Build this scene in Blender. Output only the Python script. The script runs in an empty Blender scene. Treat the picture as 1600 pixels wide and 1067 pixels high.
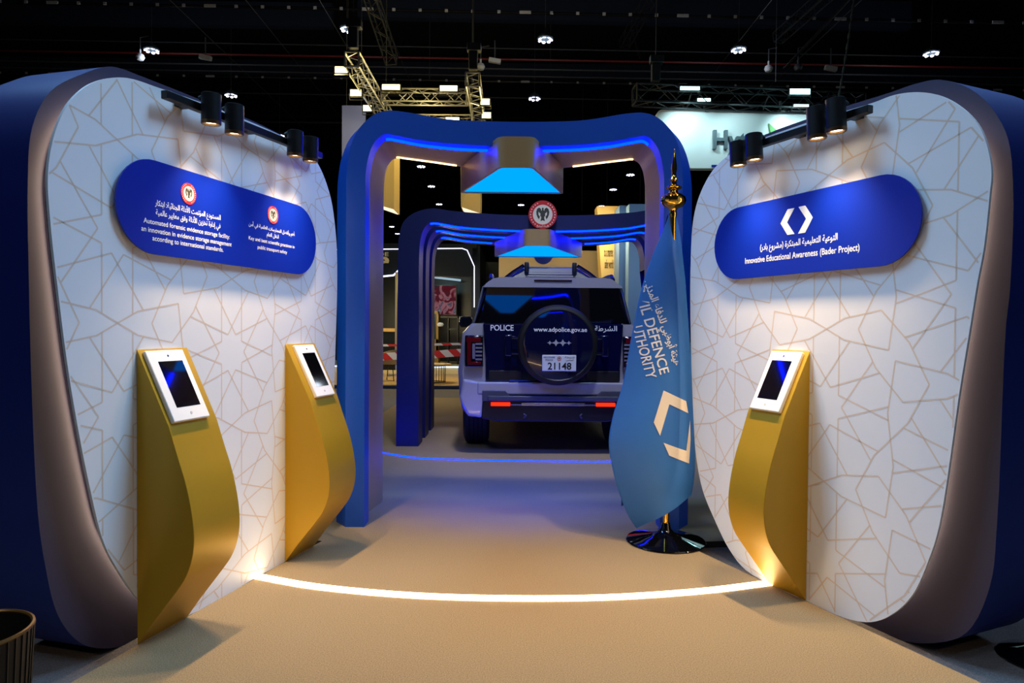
import bpy, bmesh, math, random, unicodedata
from mathutils import Vector, Matrix
random.seed(7)
S = bpy.context.scene
COL = S.collection
PI = math.pi
R = math.radians

# ------------------------------------------------------------------ camera, world, lights, exposure
cam_d = bpy.data.cameras.new('camera'); cam_d.sensor_width = 36; cam_d.lens = 1067 / 1600 * 36
cam_d.clip_end = 300
cam = bpy.data.objects.new('camera', cam_d); COL.objects.link(cam)
pitch, roll = R(1.10), R(0.45)
f_ = Vector((0, math.cos(pitch), -math.sin(pitch))); u0 = Vector((0, math.sin(pitch), math.cos(pitch))); r0 = Vector((1, 0, 0))
rt = r0 * math.cos(roll) + u0 * math.sin(roll); up = -r0 * math.sin(roll) + u0 * math.cos(roll)
cam.matrix_world = Matrix(((rt.x, up.x, -f_.x, 0), (rt.y, up.y, -f_.y, 0), (rt.z, up.z, -f_.z, 1.33), (0, 0, 0, 1)))
S.camera = cam

wd = bpy.data.worlds.new('world'); S.world = wd; wd.use_nodes = True
wd.node_tree.nodes['Background'].inputs[0].default_value = (0.35, 0.5, 1.0, 1)
wd.node_tree.nodes['Background'].inputs[1].default_value = 0.02

S.view_settings.view_transform = 'Standard'; S.view_settings.look = 'None'
S.view_settings.gamma = 1; S.view_settings.use_curve_mapping = False
S.view_settings.exposure = 0.0
S.cycles.use_denoising = True
S.cycles.max_bounces = 8

def spot(loc, aim, power, col, size, blend=.5, r=.1, parent=None):
    d = bpy.data.lights.new('spot', 'SPOT'); d.energy = power; d.color = col; d.spot_size = R(size); d.spot_blend = blend; d.shadow_soft_size = r
    o = bpy.data.objects.new('light_spot', d); COL.objects.link(o)
    o.location = loc; v = Vector(aim) - Vector(loc); o.rotation_euler = v.to_track_quat('-Z', 'Y').to_euler()
    if parent: o.parent = parent
    return o
def point(loc, power, col, r=.1):
    d = bpy.data.lights.new('point', 'POINT'); d.energy = power; d.color = col; d.shadow_soft_size = r
    o = bpy.data.objects.new('light_point', d); COL.objects.link(o); o.location = loc
    return o
COOL = (.50, .72, 1.0); WARM = (1.0, .70, .38)
# high-bay lamps of the hall over and behind the stand (outside the frame)
for x, y, p in ((-5.5, -3, 300), (0, -3, 300), (5.5, -3, 300), (-5.5, 3, 300), (5.5, 3, 300), (0, 3, 300)):
    spot((x, y, 9.6), (x * .3, 2.5 + .2 * y, 0), p, COOL, 110, .6, .35)

# warm wall-track spotlights of the neighbouring display walls, behind the camera
for x in (-1.9, 2.0): spot((x, .1, 2.35), (x * .55, .9, 0), 50, WARM, 96, .9, .05)
spot((.4, 3.2, 9.6), (.4, 7.1, 1.0), 1900, (.74, .76, 1.0), 24, .7, .4)   # spot added under the roof to brighten the car's rear
# cool spots added high across the aisle, narrowed to brighten the white walls
spot((4.6, 4.4, 9.6), (-1.35, 3.35, 1.75), 3900, (.28, .60, 1.0), 27, .7, 2.2)
spot((-4.6, 4.8, 9.6), (1.45, 3.35, 1.75), 3900, (.28, .60, 1.0), 27, .7, 2.2)

# ------------------------------------------------------------------ materials
def lin(c): return tuple(((v / 255) / 12.92 if v / 255 <= .04045 else ((v / 255 + .055) / 1.055) ** 2.4) for v in c)
MATS = {}
def mat(name, rgb, rough=.5, metal=0., coat=0., emit=None, es=0., spec=.5, bump=None, var=None, trans=0.):
    if name in MATS: return MATS[name]
    m = bpy.data.materials.new(name); m.use_nodes = True; nt = m.node_tree; b = nt.nodes['Principled BSDF']
    c = (*lin(rgb), 1)
    b.inputs['Base Color'].default_value = c; b.inputs['Roughness'].default_value = rough; b.inputs['Metallic'].default_value = metal
    b.inputs['Coat Weight'].default_value = coat; b.inputs['Coat Roughness'].default_value = .04; b.inputs['Specular IOR Level'].default_value = spec
    b.inputs['Transmission Weight'].default_value = trans
    if emit: b.inputs['Emission Color'].default_value = (*lin(emit), 1); b.inputs['Emission Strength'].default_value = es
    if bump or var:
        tc = nt.nodes.new('ShaderNodeTexCoord')
        n = nt.nodes.new('ShaderNodeTexNoise'); n.inputs['Scale'].default_value = (bump or var)[0]; n.inputs['Detail'].default_value = 6
        nt.links.new(tc.outputs['Object'], n.inputs['Vector'])
        if bump:
            bp = nt.nodes.new('ShaderNodeBump'); bp.inputs['Strength'].default_value = bump[1]; bp.inputs['Distance'].default_value = bump[2]
            nt.links.new(n.outputs['Fac'], bp.inputs['Height']); nt.links.new(bp.outputs['Normal'], b.inputs['Normal'])
        if var:
            n2 = nt.nodes.new('ShaderNodeTexNoise'); n2.inputs['Scale'].default_value = var[0]; n2.inputs['Detail'].default_value = 4
            nt.links.new(tc.outputs['Object'], n2.inputs['Vector'])
            mx = nt.nodes.new('ShaderNodeMix'); mx.data_type = 'RGBA'
            mx.inputs['A'].default_value = tuple(v * (1 - var[1]) for v in c[:3]) + (1,); mx.inputs['B'].default_value = tuple(min(1, v * (1 + var[1])) for v in c[:3]) + (1,)
            nt.links.new(n2.outputs['Fac'], mx.inputs['Factor']); nt.links.new(mx.outputs['Result'], b.inputs['Base Color'])
    MATS[name] = m; return m
def glow(name, rgb, strength):
    if name in MATS: return MATS[name]
    m = bpy.data.materials.new(name); m.use_nodes = True; nt = m.node_tree; nt.nodes.clear()
    e = nt.nodes.new('ShaderNodeEmission'); o = nt.nodes.new('ShaderNodeOutputMaterial')
    e.inputs[0].default_value = (*lin(rgb), 1); e.inputs[1].default_value = strength; nt.links.new(e.outputs[0], o.inputs[0])
    MATS[name] = m; return m

carpet = mat('carpet', (160, 138, 104), .95, spec=.1, bump=(300, .5, .01), var=(190, .75))
hallcarpet = mat('hall_carpet', (120, 116, 116), .95, spec=.1, bump=(300, .5, .01), var=(190, .7))
edge_m = mat('platform_edge', (50, 46, 42), .6)
white = mat('white_laminate', (236, 236, 238), .45)
tan = mat('tan_print', (228, 208, 190), .45)
navy = mat('navy_paint', (8, 32, 116), .5, var=(3, .05))
face_m = mat('navy_face_warm_tint', (44, 42, 72), .55)  # slab navy with the warm glow's tint put into its colour
royal = mat('royal_blue_vinyl', (0, 36, 160), .38)
arch_blue_lit = mat('arch_paint_lit', (6, 80, 200), .45, var=(3, .05))  # arch blue with the brightness of nearby spotlights put into its colour
arch_blue_dim = mat('arch_paint_dim', (6, 22, 88), .5)  # the same arch blue darkened, for the arches that get less light
taupe = mat('taupe_gold_paint', (176, 152, 116), .45, .15)
gold = mat('gold_satin', (182, 142, 22), .42, .3, bump=(60, .04, .002))
lantern_gold = mat('lantern_gold', (178, 150, 104), .42, .3)
brass = mat('polished_brass', (232, 176, 70), .12, 1.)
black = mat('black_satin', (14, 14, 16), .4)
blackgloss = mat('black_gloss', (8, 8, 10), .06, 0, .8)
chrome = mat('chrome', (190, 190, 195), .15, 1.)
textw = mat('white_lettering', (240, 240, 242), .5)
red_m = mat('emblem_red', (206, 44, 52), .4)
cream_m = mat('emblem_cream', (232, 224, 206), .45)
dark_m = mat('emblem_dark', (60, 62, 52), .5)
led_warm = glow('led_warm', (255, 220, 180), 15)
led_floor = glow('led_floor_warm', (255, 220, 166), 14)
led_blue = glow('led_blue', (0, 13, 255), 45)
led_edge = glow('led_edge_warm', (255, 200, 140), 5)
diff_blue = glow('lantern_diffuser', (0, 122, 255), 2.2)
lens_m = glow('lamp_lens', (255, 232, 190), 14)

# ------------------------------------------------------------------ mesh helpers
class MB:
    def __init__(s): s.bm = bmesh.new()
    def face(s, pts, mi=0):
        f = s.bm.faces.new([s.bm.verts.new(p) for p in pts]); f.material_index = mi; return f
    def loops(s, rings, mi=0, closed=True, cap0=False, cap1=False):
        vs = [[s.bm.verts.new(p) for p in r] for r in rings]; n = len(rings[0])
        for a, b in zip(vs, vs[1:]):
            for i in range(n if closed else n - 1):
                j = (i + 1) % n
                f = s.bm.faces.new((a[i], a[j], b[j], b[i])); f.material_index = mi
        if cap0: f = s.bm.faces.new(vs[0][::-1]); f.material_index = mi
        if cap1: f = s.bm.faces.new(vs[-1]); f.material_index = mi
        return vs
    def box(s, c, d, rot=None, mi=0):
        x, y, z = (v / 2 for v in d); M = Matrix.Translation(c) @ (rot.to_4x4() if rot else Matrix())
        P = [M @ Vector(p) for p in ((-x, -y, -z), (x, -y, -z), (x, y, -z), (-x, y, -z), (-x, -y, z), (x, -y, z), (x, y, z), (-x, y, z))]
        v = [s.bm.verts.new(p) for p in P]
        for q in ((3, 2, 1, 0), (4, 5, 6, 7), (0, 1, 5, 4), (1, 2, 6, 5), (2, 3, 7, 6), (3, 0, 4, 7)):
            f = s.bm.faces.new([v[i] for i in q]); f.material_index = mi
        return s
    def prism(s, poly, fn0, fn1, mi=0, mi_cap=None):
        s.loops([[fn0(p) for p in poly], [fn1(p) for p in poly]], mi)
        mc = mi if mi_cap is None else mi_cap
        s.face([fn0(p) for p in poly][::-1], mc); s.face([fn1(p) for p in poly], mc); return s
    def tube(s, path, r, n=8, closed=False, mi=0, cap=True):
        P = [Vector(p) for p in path]; rings = []; prev = None; N = len(P)
        for i, p in enumerate(P):
            if closed: t = P[(i + 1) % N] - P[i - 1]
            else: t = P[min(i + 1, N - 1)] - P[max(i - 1, 0)]
            t.normalize()
            if prev is None: a = t.orthogonal().normalized()
            else: a = (prev - t * prev.dot(t)).normalized()
            prev = a; b = t.cross(a); rr = r[i] if isinstance(r, (list, tuple)) else r
            rings.append([p + (a * math.cos(2 * PI * k / n) + b * math.sin(2 * PI * k / n)) * rr for k in range(n)])
        if closed: rings.append(rings[0])
        s.loops(rings, mi, True, cap and not closed, cap and not closed); return s
    def cyl(s, p0, p1, r0, r1=None, n=24, mi=0): return s.tube([p0, p1], [r0, r0 if r1 is None else r1], n, mi=mi)
    def lathe(s, prof, n=32, M=None, mi=0, mis=None):
        M = M or Matrix(); rings = [[M @ Vector((r * math.cos(2 * PI * k / n), r * math.sin(2 * PI * k / n), z)) for k in range(n)] for r, z in prof]
        vs = [[s.bm.verts.new(p) for p in g] for g in rings]
        for q, (a, b) in enumerate(zip(vs, vs[1:])):
            for i in range(n):
                j = (i + 1) % n; f = s.bm.faces.new((a[i], a[j], b[j], b[i])); f.material_index = mis[q] if mis else mi
        f = s.bm.faces.new(vs[0][::-1]); f.material_index = mis[0] if mis else mi
        f = s.bm.faces.new(vs[-1]); f.material_index = mis[-1] if mis else mi
        return s
    def build(s, name, ms, parent=None, smooth=35, bevel=0, loc=None, rotz=0, seg=2, fix=True):
        me = bpy.data.meshes.new(name)
        if fix:
            bmesh.ops.remove_doubles(s.bm, verts=s.bm.verts, dist=1e-5)
            bmesh.ops.recalc_face_normals(s.bm, faces=s.bm.faces)
        s.bm.to_mesh(me); s.bm.free()
        for m in (ms if isinstance(ms, (list, tuple)) else [ms]): me.materials.append(m)
        if smooth: me.shade_smooth(); me.set_sharp_from_angle(angle=R(smooth))
        o = bpy.data.objects.new(name, me); COL.objects.link(o)
        if parent: o.parent = parent
        if loc is not None: o.location = loc
        o.rotation_euler.z = rotz
        if bevel:
            b = o.modifiers.new('bevel', 'BEVEL'); b.width = bevel; b.segments = seg; b.limit_method = 'ANGLE'; b.angle_limit = R(40); b.harden_normals = False
        return o
def tag(o, label, cat, group=None, kind=None):
    o['label'] = label; o['category'] = cat
    if group: o['group'] = group
    if kind: o['kind'] = kind
    return o
def thing(name, loc, label, cat, rotz=0, group=None):
    o = bpy.data.objects.new(name, None); COL.objects.link(o); o.location = loc; o.rotation_euler.z = rotz; o.empty_display_size = .1
    return tag(o, label, cat, group)
def copy_tree(o, parent=None):
    c = o.copy(); COL.objects.link(c)
    if parent: c.parent = parent
    for ch in list(o.children): copy_tree(ch, c)
    return c
def struct(o): o['kind'] = 'structure'; return o
def spline(pts, closed=False, k=6):
    P = [Vector(p) for p in pts]; n = len(P); out = []
    for i in range(n if closed else n - 1):
        a, b, c, d = (P[(i - 1) % n], P[i], P[(i + 1) % n], P[(i + 2) % n]) if closed else (P[max(i - 1, 0)], P[i], P[i + 1], P[min(i + 2, n - 1)])
        # centripetal Catmull-Rom (keeps long straight runs straight)
        t1 = max((b - a).length, 1e-6) ** .5; t2 = max((c - b).length, 1e-6) ** .5; t3 = max((d - c).length, 1e-6) ** .5
        m1 = (c - b) + t2 * ((b - a) / t1 - (c - a) / (t1 + t2)) if (b - a).length > 1e-6 else (c - b)
        m2 = (c - b) + t2 * ((d - c) / t3 - (d - b) / (t2 + t3)) if (d - c).length > 1e-6 else (c - b)
        for j in range(k):
            t = j / k; out.append((2 * t**3 - 3 * t**2 + 1) * b + (t**3 - 2 * t**2 + t) * m1 + (-2 * t**3 + 3 * t**2) * c + (t**3 - t**2) * m2)
    if not closed: out.append(P[-1])
    return [tuple(v) for v in out]
def offset_poly(poly, d):   # closed 2-D outline moved inwards by d
    n = len(poly); A = sum(poly[i][0] * poly[(i + 1) % n][1] - poly[(i + 1) % n][0] * poly[i][1] for i in range(n)); sg = 1 if A > 0 else -1; out = []
    for i in range(n):
        a = Vector(poly[i - 1][:2]); b = Vector(poly[(i + 1) % n][:2]); t = (b - a).normalized(); nn = Vector((-t.y, t.x)) * sg
        out.append(tuple(Vector(poly[i][:2]) + nn * d))
    return out
def inside(p, poly):
    x, y = p; c = False; n = len(poly)
    for i in range(n):
        x1, y1 = poly[i][:2]; x2, y2 = poly[i - 1][:2]
        if (y1 > y) != (y2 > y) and x < (x2 - x1) * (y - y1) / (y2 - y1) + x1: c = not c
    return c

# lettering: shaped Arabic, text outlines as meshes
FORMS = {}
for cp in list(range(0xFE80, 0xFEFD)):
    dc = unicodedata.decomposition(chr(cp)).split()
    if dc: FORMS.setdefault(''.join(chr(int(h, 16)) for h in dc[1:]), {})[dc[0].strip('<>')] = chr(cp)
def arabic(s):
    out = []; i = 0; units = []
    while i < len(s):
        if s[i:i + 2] in FORMS and len(s[i:i + 2]) == 2: units.append(s[i:i + 2]); i += 2
        else: units.append(s[i]); i += 1
    joins_next = lambda u: u in FORMS and 'initial' in FORMS[u]
    joins_prev = lambda u: u in FORMS and 'final' in FORMS[u]
    for k, u in enumerate(units):
        if u not in FORMS: out.append({'(': ')', ')': '('}.get(u, u)); continue
        p = k > 0 and joins_next(units[k - 1]) and joins_prev(u); n = k + 1 < len(units) and joins_next(u) and joins_prev(units[k + 1])
        key = 'medial' if p and n else 'final' if p else 'initial' if n else 'isolated'
        out.append(FORMS[u].get(key, FORMS[u]['isolated']))
    return ''.join(out[::-1])
def text_mesh(body, bold=0.0, res=3):
    c = bpy.data.curves.new('t', 'FONT'); c.body = body; c.resolution_u = res; c.offset = bold
    o = bpy.data.objects.new('t', c); COL.objects.link(o)
    dg = bpy.context.evaluated_depsgraph_get(); dg.update()
    me = bpy.data.meshes.new_from_object(o.evaluated_get(dg)); bpy.data.objects.remove(o); bpy.data.curves.remove(c)
    vs = [tuple(v.co) for v in me.vertices]; fs = [tuple(p.vertices) for p in me.polygons]; bpy.data.meshes.remove(me)
    xs = [v[0] for v in vs]; ys = [v[1] for v in vs]
    x0, x1, y0, y1 = min(xs), max(xs), min(ys), max(ys)
    return [((v[0] - x0) / (x1 - x0), (v[1] - y0) / (y1 - y0)) for v in vs], fs, (x1 - x0) / (y1 - y0)
def add_text(mb, body, x0, x1, y0, y1, fn, bold=0.01, mi=0, fit=True):
    """outlines of a line of lettering filling x0..x1, y0..y1 of a surface fn(x, y)"""
    vs, fs, asp = text_mesh(body, bold)
    bv = [mb.bm.verts.new(fn(x0 + (x1 - x0) * a, y0 + (y1 - y0) * b)) for a, b in vs]
    for f in fs:
        try: q = mb.bm.faces.new([bv[i] for i in f]); q.material_index = mi
        except ValueError: pass
def flat(mb, poly, fn, mi=0):
    return mb.face([fn(*p) for p in poly], mi)
def disc(cx, cy, r, n=28, r2=None): return [(cx + r * math.cos(2 * PI * k / n), cy + (r2 or r) * math.sin(2 * PI * k / n)) for k in range(n)]

def police_emblem(mb, cx, cy, r, fn, layers):
    """red ring, pale centre, dark bird with spread wings; fn(x, y, lift)"""
    def L(k): return lambda x, y: fn(x, y, layers * k)
    flat(mb, disc(cx, cy, r), L(0), 1); 
    for k in range(28):      # pale rope pattern round the ring
        a = 2 * PI * k / 28
        if abs(math.sin(a)) > .93: continue
        flat(mb, disc(cx + r * .86 * math.cos(a), cy + r * .86 * math.sin(a), r * .05, 6), L(1), 2)
    flat(mb, disc(cx, cy, r * .70), L(1), 2); 
    bird = [(0, .50), (.07, .44), (.05, .34), (.10, .26), (.13, .40), (.26, .50), (.40, .40), (.46, .20), (.44, 0), (.36, -.20), (.26, -.34), (.22, -.20), (.14, -.08), (.10, -.22), (.16, -.46), (0, -.40)]
    for sx in (1, -1): flat(mb, [(cx + sx * a * r, cy + b * r) for a, b in bird], L(2), 3)
    for sx in (1, -1): flat(mb, [(cx + sx * a * r, cy + b * r) for a, b in ((.16, .06), (.30, .20), (.30, .0), (.20, -.16))], L(3), 2)
EMB = [textw, red_m, cream_m, dark_m]

# ------------------------------------------------------------------ setting
mb = MB(); mb.face([(-45, -8, -.04), (45, -8, -.04), (45, 75, -.04), (-45, 75, -.04)])
struct(mb.build('floor', hallcarpet))
mb = MB(); P = [(-3.13, -3), (-1.57, 2.74), (-1.17, 4.22), (-1.5, 4.3), (-1.7, 5.4), (-2.0, 7), (-2.0, 13), (3.0, 13), (3.0, 7), (2.0, 5.4), (1.5, 4.3), (1.06, 4.25), (1.47, 3.3), (4.21, -3)]
mb.prism(P, lambda p: (p[0], p[1], -.04), lambda p: (p[0], p[1], 0), 1, 0)
struct(mb.build('platform', [carpet, edge_m], smooth=0))
dk = mat('hall_dark', (16, 16, 20), .8); dkb = mat('hall_dark_blue', (24, 34, 58), .8)
mb = MB(); mb.box((0, 33, 13.1), (90, 84, .2)); struct(mb.build('ceiling', dk))
mb = MB(); mb.box((0, 74, 6.5), (90, .3, 13.1)); struct(mb.build('wall_back', dk))
for n_, x in (('wall_left', -45), ('wall_right', 45)):
    mb = MB(); mb.box((x, 33, 6.5), (.3, 82, 13.1)); struct(mb.build(n_, dk))

# ------------------------------------------------------------------ star lattice for the white panels
def star_lattice(e, rot, bounds):
    apo = e / 2 / math.tan(PI / 10); v1 = Vector((2 * apo, 0)); v2 = Vector((2 * apo * math.cos(R(72)), 2 * apo * math.sin(R(72))))
    def edge(c, ang): # midpoint, inward normal seen from the tile on the far side
        d = Vector((math.cos(R(ang)), math.sin(R(ang)))); return c + d * apo, d
    def rays(ms):
        out = []
        for i, (m, n) in enumerate(ms):
            for sgn in (1, -1):
                a = math.atan2(n.y, n.x) + sgn * R(64); out.append((i, m, Vector((math.cos(a), math.sin(a)))))
        cand = []
        for a in range(len(out)):
            for b in range(a + 1, len(out)):
                if out[a][0] == out[b][0]: continue
                d1, d2 = out[a][2], out[b][2]; w = out[b][1] - out[a][1]; det = d1.x * -d2.y + d2.x * d1.y
                if abs(det) < 1e-6: continue
                t1 = (w.x * -d2.y + d2.x * w.y) / det; t2 = (d1.x * w.y - d1.y * w.x) / det
                if t1 > 1e-4 and t2 > 1e-4: cand.append((t1 + t2, a, b, out[a][1] + d1 * t1))
        cand.sort(key=lambda c: c[0]); used = set(); segs = []
        for c, a, b, p in cand:
            if a in used or b in used: continue
            used |= {a, b}; segs += [(out[a][1], p), (out[b][1], p)]
        return segs
    Z = Vector((0, 0))
    cell = rays([(edge(Z, k * 36)[0], -edge(Z, k * 36)[1]) for k in range(10)])
    # rosette: ten-pointed star whose edges run on as the parallel sides of the petals
    r2 = apo * .352; w_ = r2 * math.cos(R(54)); top = apo - w_ / math.tan(R(64)); r1 = r2 * math.cos(R(54)) / math.cos(R(36))
    for k in range(10):
        ax = Vector((math.cos(R(36 * k)), math.sin(R(36 * k)))); ay = Vector((-ax.y, ax.x))
        for sg in (1, -1):
            cell.append((ay * w_ * sg + ax * r1 * math.sin(R(36)), ay * w_ * sg + ax * top))
    cell += rays([edge(Z, 36), edge(v1, 108), edge(v1, 144), edge(v2, 288), edge(v2, 324), edge(v1 + v2, 216)])
    cr, sr = math.cos(rot), math.sin(rot); segs = []
    for i in range(-12, 13):
        for j in range(-12, 13):
            o = v1 * i + v2 * j
            for a, b in cell:
                q = []
                for p in (a + o, b + o): q.append((p.x * cr - p.y * sr + .6, p.x * sr + p.y * cr + 1.2))
                if any(bounds[0] < p[0] < bounds[1] and bounds[2] < p[1] < bounds[3] for p in q): segs.append(q)
    return segs

LO = dict(p0=(-1.5504, 2.8161), d=(.26156, .96519), s=-1)
RO = dict(p0=(1.4588, 3.3356), d=(-.39889, .91700), s=1)
for W in (LO, RO): W['rz'] = math.atan2(W['d'][1], W['d'][0])
def wpt(W, u, off, h):
    dx, dy = W['d']; nx, ny = -dy * W['s'], dx * W['s']
    return (W['p0'][0] + dx * u + nx * off, W['p0'][1] + dy * u + ny * off, h)

white_L = [(-.077, .317), (-.16, .472), (-.226, .713), (-.307, 1.111), (-.357, 1.463), (-.386, 1.712), (-.393, 1.869), (-.367, 2.012), (-.315, 2.131), (-.233, 2.229), (-.146, 2.288), (-.038, 2.329), (.133, 2.346), (.452, 2.37), (1.019, 2.386), (1.276, 2.37), (1.418, 2.301), (1.547, 2.138), (1.612, 1.905), (1.629, 1.662), (1.612, 1.251), (1.58, .75), (1.555, .565), (1.49, .37), (1.38, .22), (1.26, .095), (1.1, .012), (.8, .004), (.3, .004), (.17, .04), (.08, .1), (0, .2)]
slab_L = [(.06, -.04), (-.087, .012), (-.176, .084), (-.259, .22), (-.312, .44), (-.338, .634), (-.36, 1.11), (-.368, 1.5), (-.37, 1.85), (-.352, 2.05), (-.278, 2.205), (-.136, 2.322), (-.017, 2.394), (.051, 2.41), (.133, 2.415), (.45, 2.43), (1.02, 2.45), (1.3, 2.43), (1.46, 2.36), (1.6, 2.18), (1.67, 1.92), (1.685, 1.66), (1.665, 1.25), (1.63, .75), (1.6, .52), (1.53, .28), (1.42, .1), (1.3, .0), (1.15, -.04)]
white_R = [(.852, .565), (.787, .373), (.676, .222), (.559, .095), (.42, .015), (.1, .004), (-.22, .004), (-.36, .04), (-.459, .112), (-.551, .229), (-.622, .407), (-.662, .557), (-.733, 1.111), (-.765, 1.336), (-.791, 1.522), (-.812, 1.649), (-.829, 1.844), (-.834, 1.927), (-.82, 2.016), (-.786, 2.111), (-.723, 2.197), (-.632, 2.275), (-.533, 2.321), (-.428, 2.342), (-.32, 2.34), (.048, 2.352), (.532, 2.335), (.717, 2.274), (.835, 2.162), (.905, 2.01), (.928, 1.691), (.918, 1.3), (.882, .8)]
slab_R = [(-.40, -.04), (-.56, .01), (-.70, .112), (-.788, .336), (-.809, .584), (-.825, 1.338), (-.838, 1.5), (-.84, 1.9), (-.81, 2.1), (-.70, 2.28), (-.548, 2.385), (-.43, 2.405), (-.32, 2.405), (.048, 2.415), (.55, 2.40), (.75, 2.33), (.88, 2.2), (.955, 2.02), (.98, 1.69), (.968, 1.3), (.935, .8), (.905, .545), (.84, .33), (.73, .15), (.61, .0), (.46, -.04)]

def display_wall(W, wo, so, label, seed_rot):
    t = thing('display_wall', (*W['p0'], -.04), label, 'display wall', W['rz']); s = W['s']
    def at(off): return lambda p: (p[0], s * off, p[1] + .04)
    so = spline(so, True, 5); wo = spline(wo, True, 5)
    mb = MB(); mb.prism(so, at(-.12), at(-.50), 0, 0); mb.bm.faces.ensure_lookup_table()
    for f in mb.bm.faces:
        if len(f.verts) > 8 and abs(f.calc_center_median().y - s * -.12) < .01: f.material_index = 1
    mb.build('slab', [navy, face_m], t, smooth=30, fix=True)
    ins = offset_poly(wo, .035); core = offset_poly(wo, .09)
    mb = MB(); mb.prism(wo, at(0), at(-.012))
    mb.prism(core, at(-.013), at(-.118), 2)
    us = [p[0] for p in wo]; hs = [p[1] for p in wo]
    inner = offset_poly(wo, .004); w = .0036
    fa = at(.0003)
    for a, b in star_lattice(.2365, seed_rot, (min(us) - .3, max(us) + .3, min(hs) - .3, max(hs) + .3)):
        A, B = Vector(a), Vector(b); n = 24; d = (B - A); L = d.length
        if L < 1e-4: continue
        d /= L; q = Vector((-d.y, d.x)) * w
        ok = [inside(A + d * L * k / n, inner) for k in range(n + 1)]; k = 0
        while k <= n:
            if ok[k]:
                k2 = k
                while k2 < n and ok[k2 + 1]: k2 += 1
                if k2 > k:
                    p, r_ = A + d * (L * k / n), A + d * (L * k2 / n)
                    mb.face([fa(p - q), fa(r_ - q), fa(r_ + q), fa(p + q)], 1)
                k = k2 + 1
            else: k += 1
    mb.build('panel', [white, tan, black], t, smooth=30, fix=False)
    mb = MB(); led = offset_poly(wo, .085)
    mb.loops([[at(-.09)(p) for p in led], [at(-.108)(p) for p in led]]); mb.build('led_strip', led_warm, t, smooth=0, fix=True)
    return t
display_wall(LO, white_L, slab_L, 'tall rounded white patterned display wall carrying two golden kiosks', R(18))
display_wall(RO, white_R, slab_R, 'tall rounded white patterned display wall with one golden kiosk', R(18))

# ------------------------------------------------------------------ pill-shaped name boards
def pill(u0, u1, h0, h1, rx):
    r = (h1 - h0) / 2; c = (h0 + h1) / 2
    return [(u0 + rx + rx * math.cos(a), c + r * math.sin(a)) for a in [PI / 2 + PI * k / 20 for k in range(21)]] + [(u1 - rx + rx * math.cos(a), c + r * math.sin(a)) for a in [-PI / 2 + PI * k / 20 for k in range(21)]]
t = thing('sign_board', (*LO['p0'], 0), 'long blue pill-shaped sign with two round red emblems', 'sign', LO['rz'])
for u_ in (.1, .6, 1.1): mb = MB(); mb.cyl((u_, -.001, 1.83), (u_, -.017, 1.83), .03, n=16); mb.build('standoff', black, t)
mb = MB(); mb.prism(pill(-.123, 1.336, 1.630, 2.024, .2), lambda p: (p[0], -.016, p[1]), lambda p: (p[0], -.024, p[1])); mb.build('board', royal, t, smooth=30)
LT = lambda x, y: (x, -.0246, y)
for b_, x0, x1, y0, y1 in (('Automated forensic evidence storage facility:', .015, .553, 1.748, 1.776), ('an innovation in evidence storage management', .003, .567, 1.713, 1.741), ('according to international standards.', .062, .506, 1.680, 1.708), ('Key and best scientific practices in', .699, 1.109, 1.766, 1.791), ('public transport safety', .772, 1.036, 1.728, 1.753)):
    mb = MB(); add_text(mb, b_, x0, x1, y0, y1, LT); mb.build('lettering', textw, t, smooth=0, fix=False)
for b_, x0, x1, y0, y1 in (('المستودع المؤتمت للأدلة الجنائية: ابتكار', .077, .487, 1.824, 1.866), ('في إدارة تخزين الأدلة وفق معايير عالمية', .081, .486, 1.784, 1.826), ('أهم وأفضل الممارسات العلمية في أمن', .699, 1.109, 1.832, 1.868), ('النقل العام', .849, .958, 1.798, 1.830)):
    mb = MB(); add_text(mb, arabic(b_), x0, x1, y0, y1, LT, .012); mb.build('lettering', textw, t, smooth=0, fix=False)
for cx, cy in ((.273, 1.922), (.904, 1.929)):
    mb = MB(); mb.prism(disc(cx, cy, .0475), lambda p: (p[0], -.024, p[1]), lambda p: (p[0], -.0258, p[1]), 1)
    police_emblem(mb, cx, cy, .0475, lambda x, y, l: (x, -.0259 - l, y), .0004); mb.build('emblem', EMB, t, smooth=0, fix=False)
t = thing('sign_board', (*RO['p0'], 0), 'long blue pill-shaped sign with two white chevrons', 'sign', RO['rz'])
for u_ in (-.4, .05, .5): mb = MB(); mb.cyl((u_, .001, 1.81), (u_, .017, 1.81), .03, n=16); mb.build('standoff', black, t)
mb = MB(); mb.prism(pill(-.578, .683, 1.612, 2.006, .19), lambda p: (p[0], .016, p[1]), lambda p: (p[0], .024, p[1])); mb.build('board', royal, t, smooth=30)
RT = lambda x, y: (-x, .0246, y)
mb = MB(); add_text(mb, 'Innovative Educational Awareness (Bader Project)', -.432, .288, 1.680, 1.722, RT); mb.build('lettering', textw, t, smooth=0, fix=False)
mb = MB(); add_text(mb, arabic('التوعية التعليمية المبتكرة (مشروع بادر)'), -.321, .169, 1.735, 1.785, RT, .012)
mb.build('lettering', textw, t, smooth=0, fix=False)
mb = MB()
for pg in ([(-.091, 1.940), (-.135, 1.940), (-.180, 1.875), (-.134, 1.811), (-.089, 1.811), (-.138, 1.875)], [(-.066, 1.941), (-.024, 1.941), (.024, 1.876), (-.022, 1.809), (-.066, 1.809), (-.017, 1.876)]):
    mb.prism(pg, lambda p: (-p[0], .024, p[1]), lambda p: (-p[0], .0252, p[1]))
mb.build('chevron_logo', textw, t, smooth=0)

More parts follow.
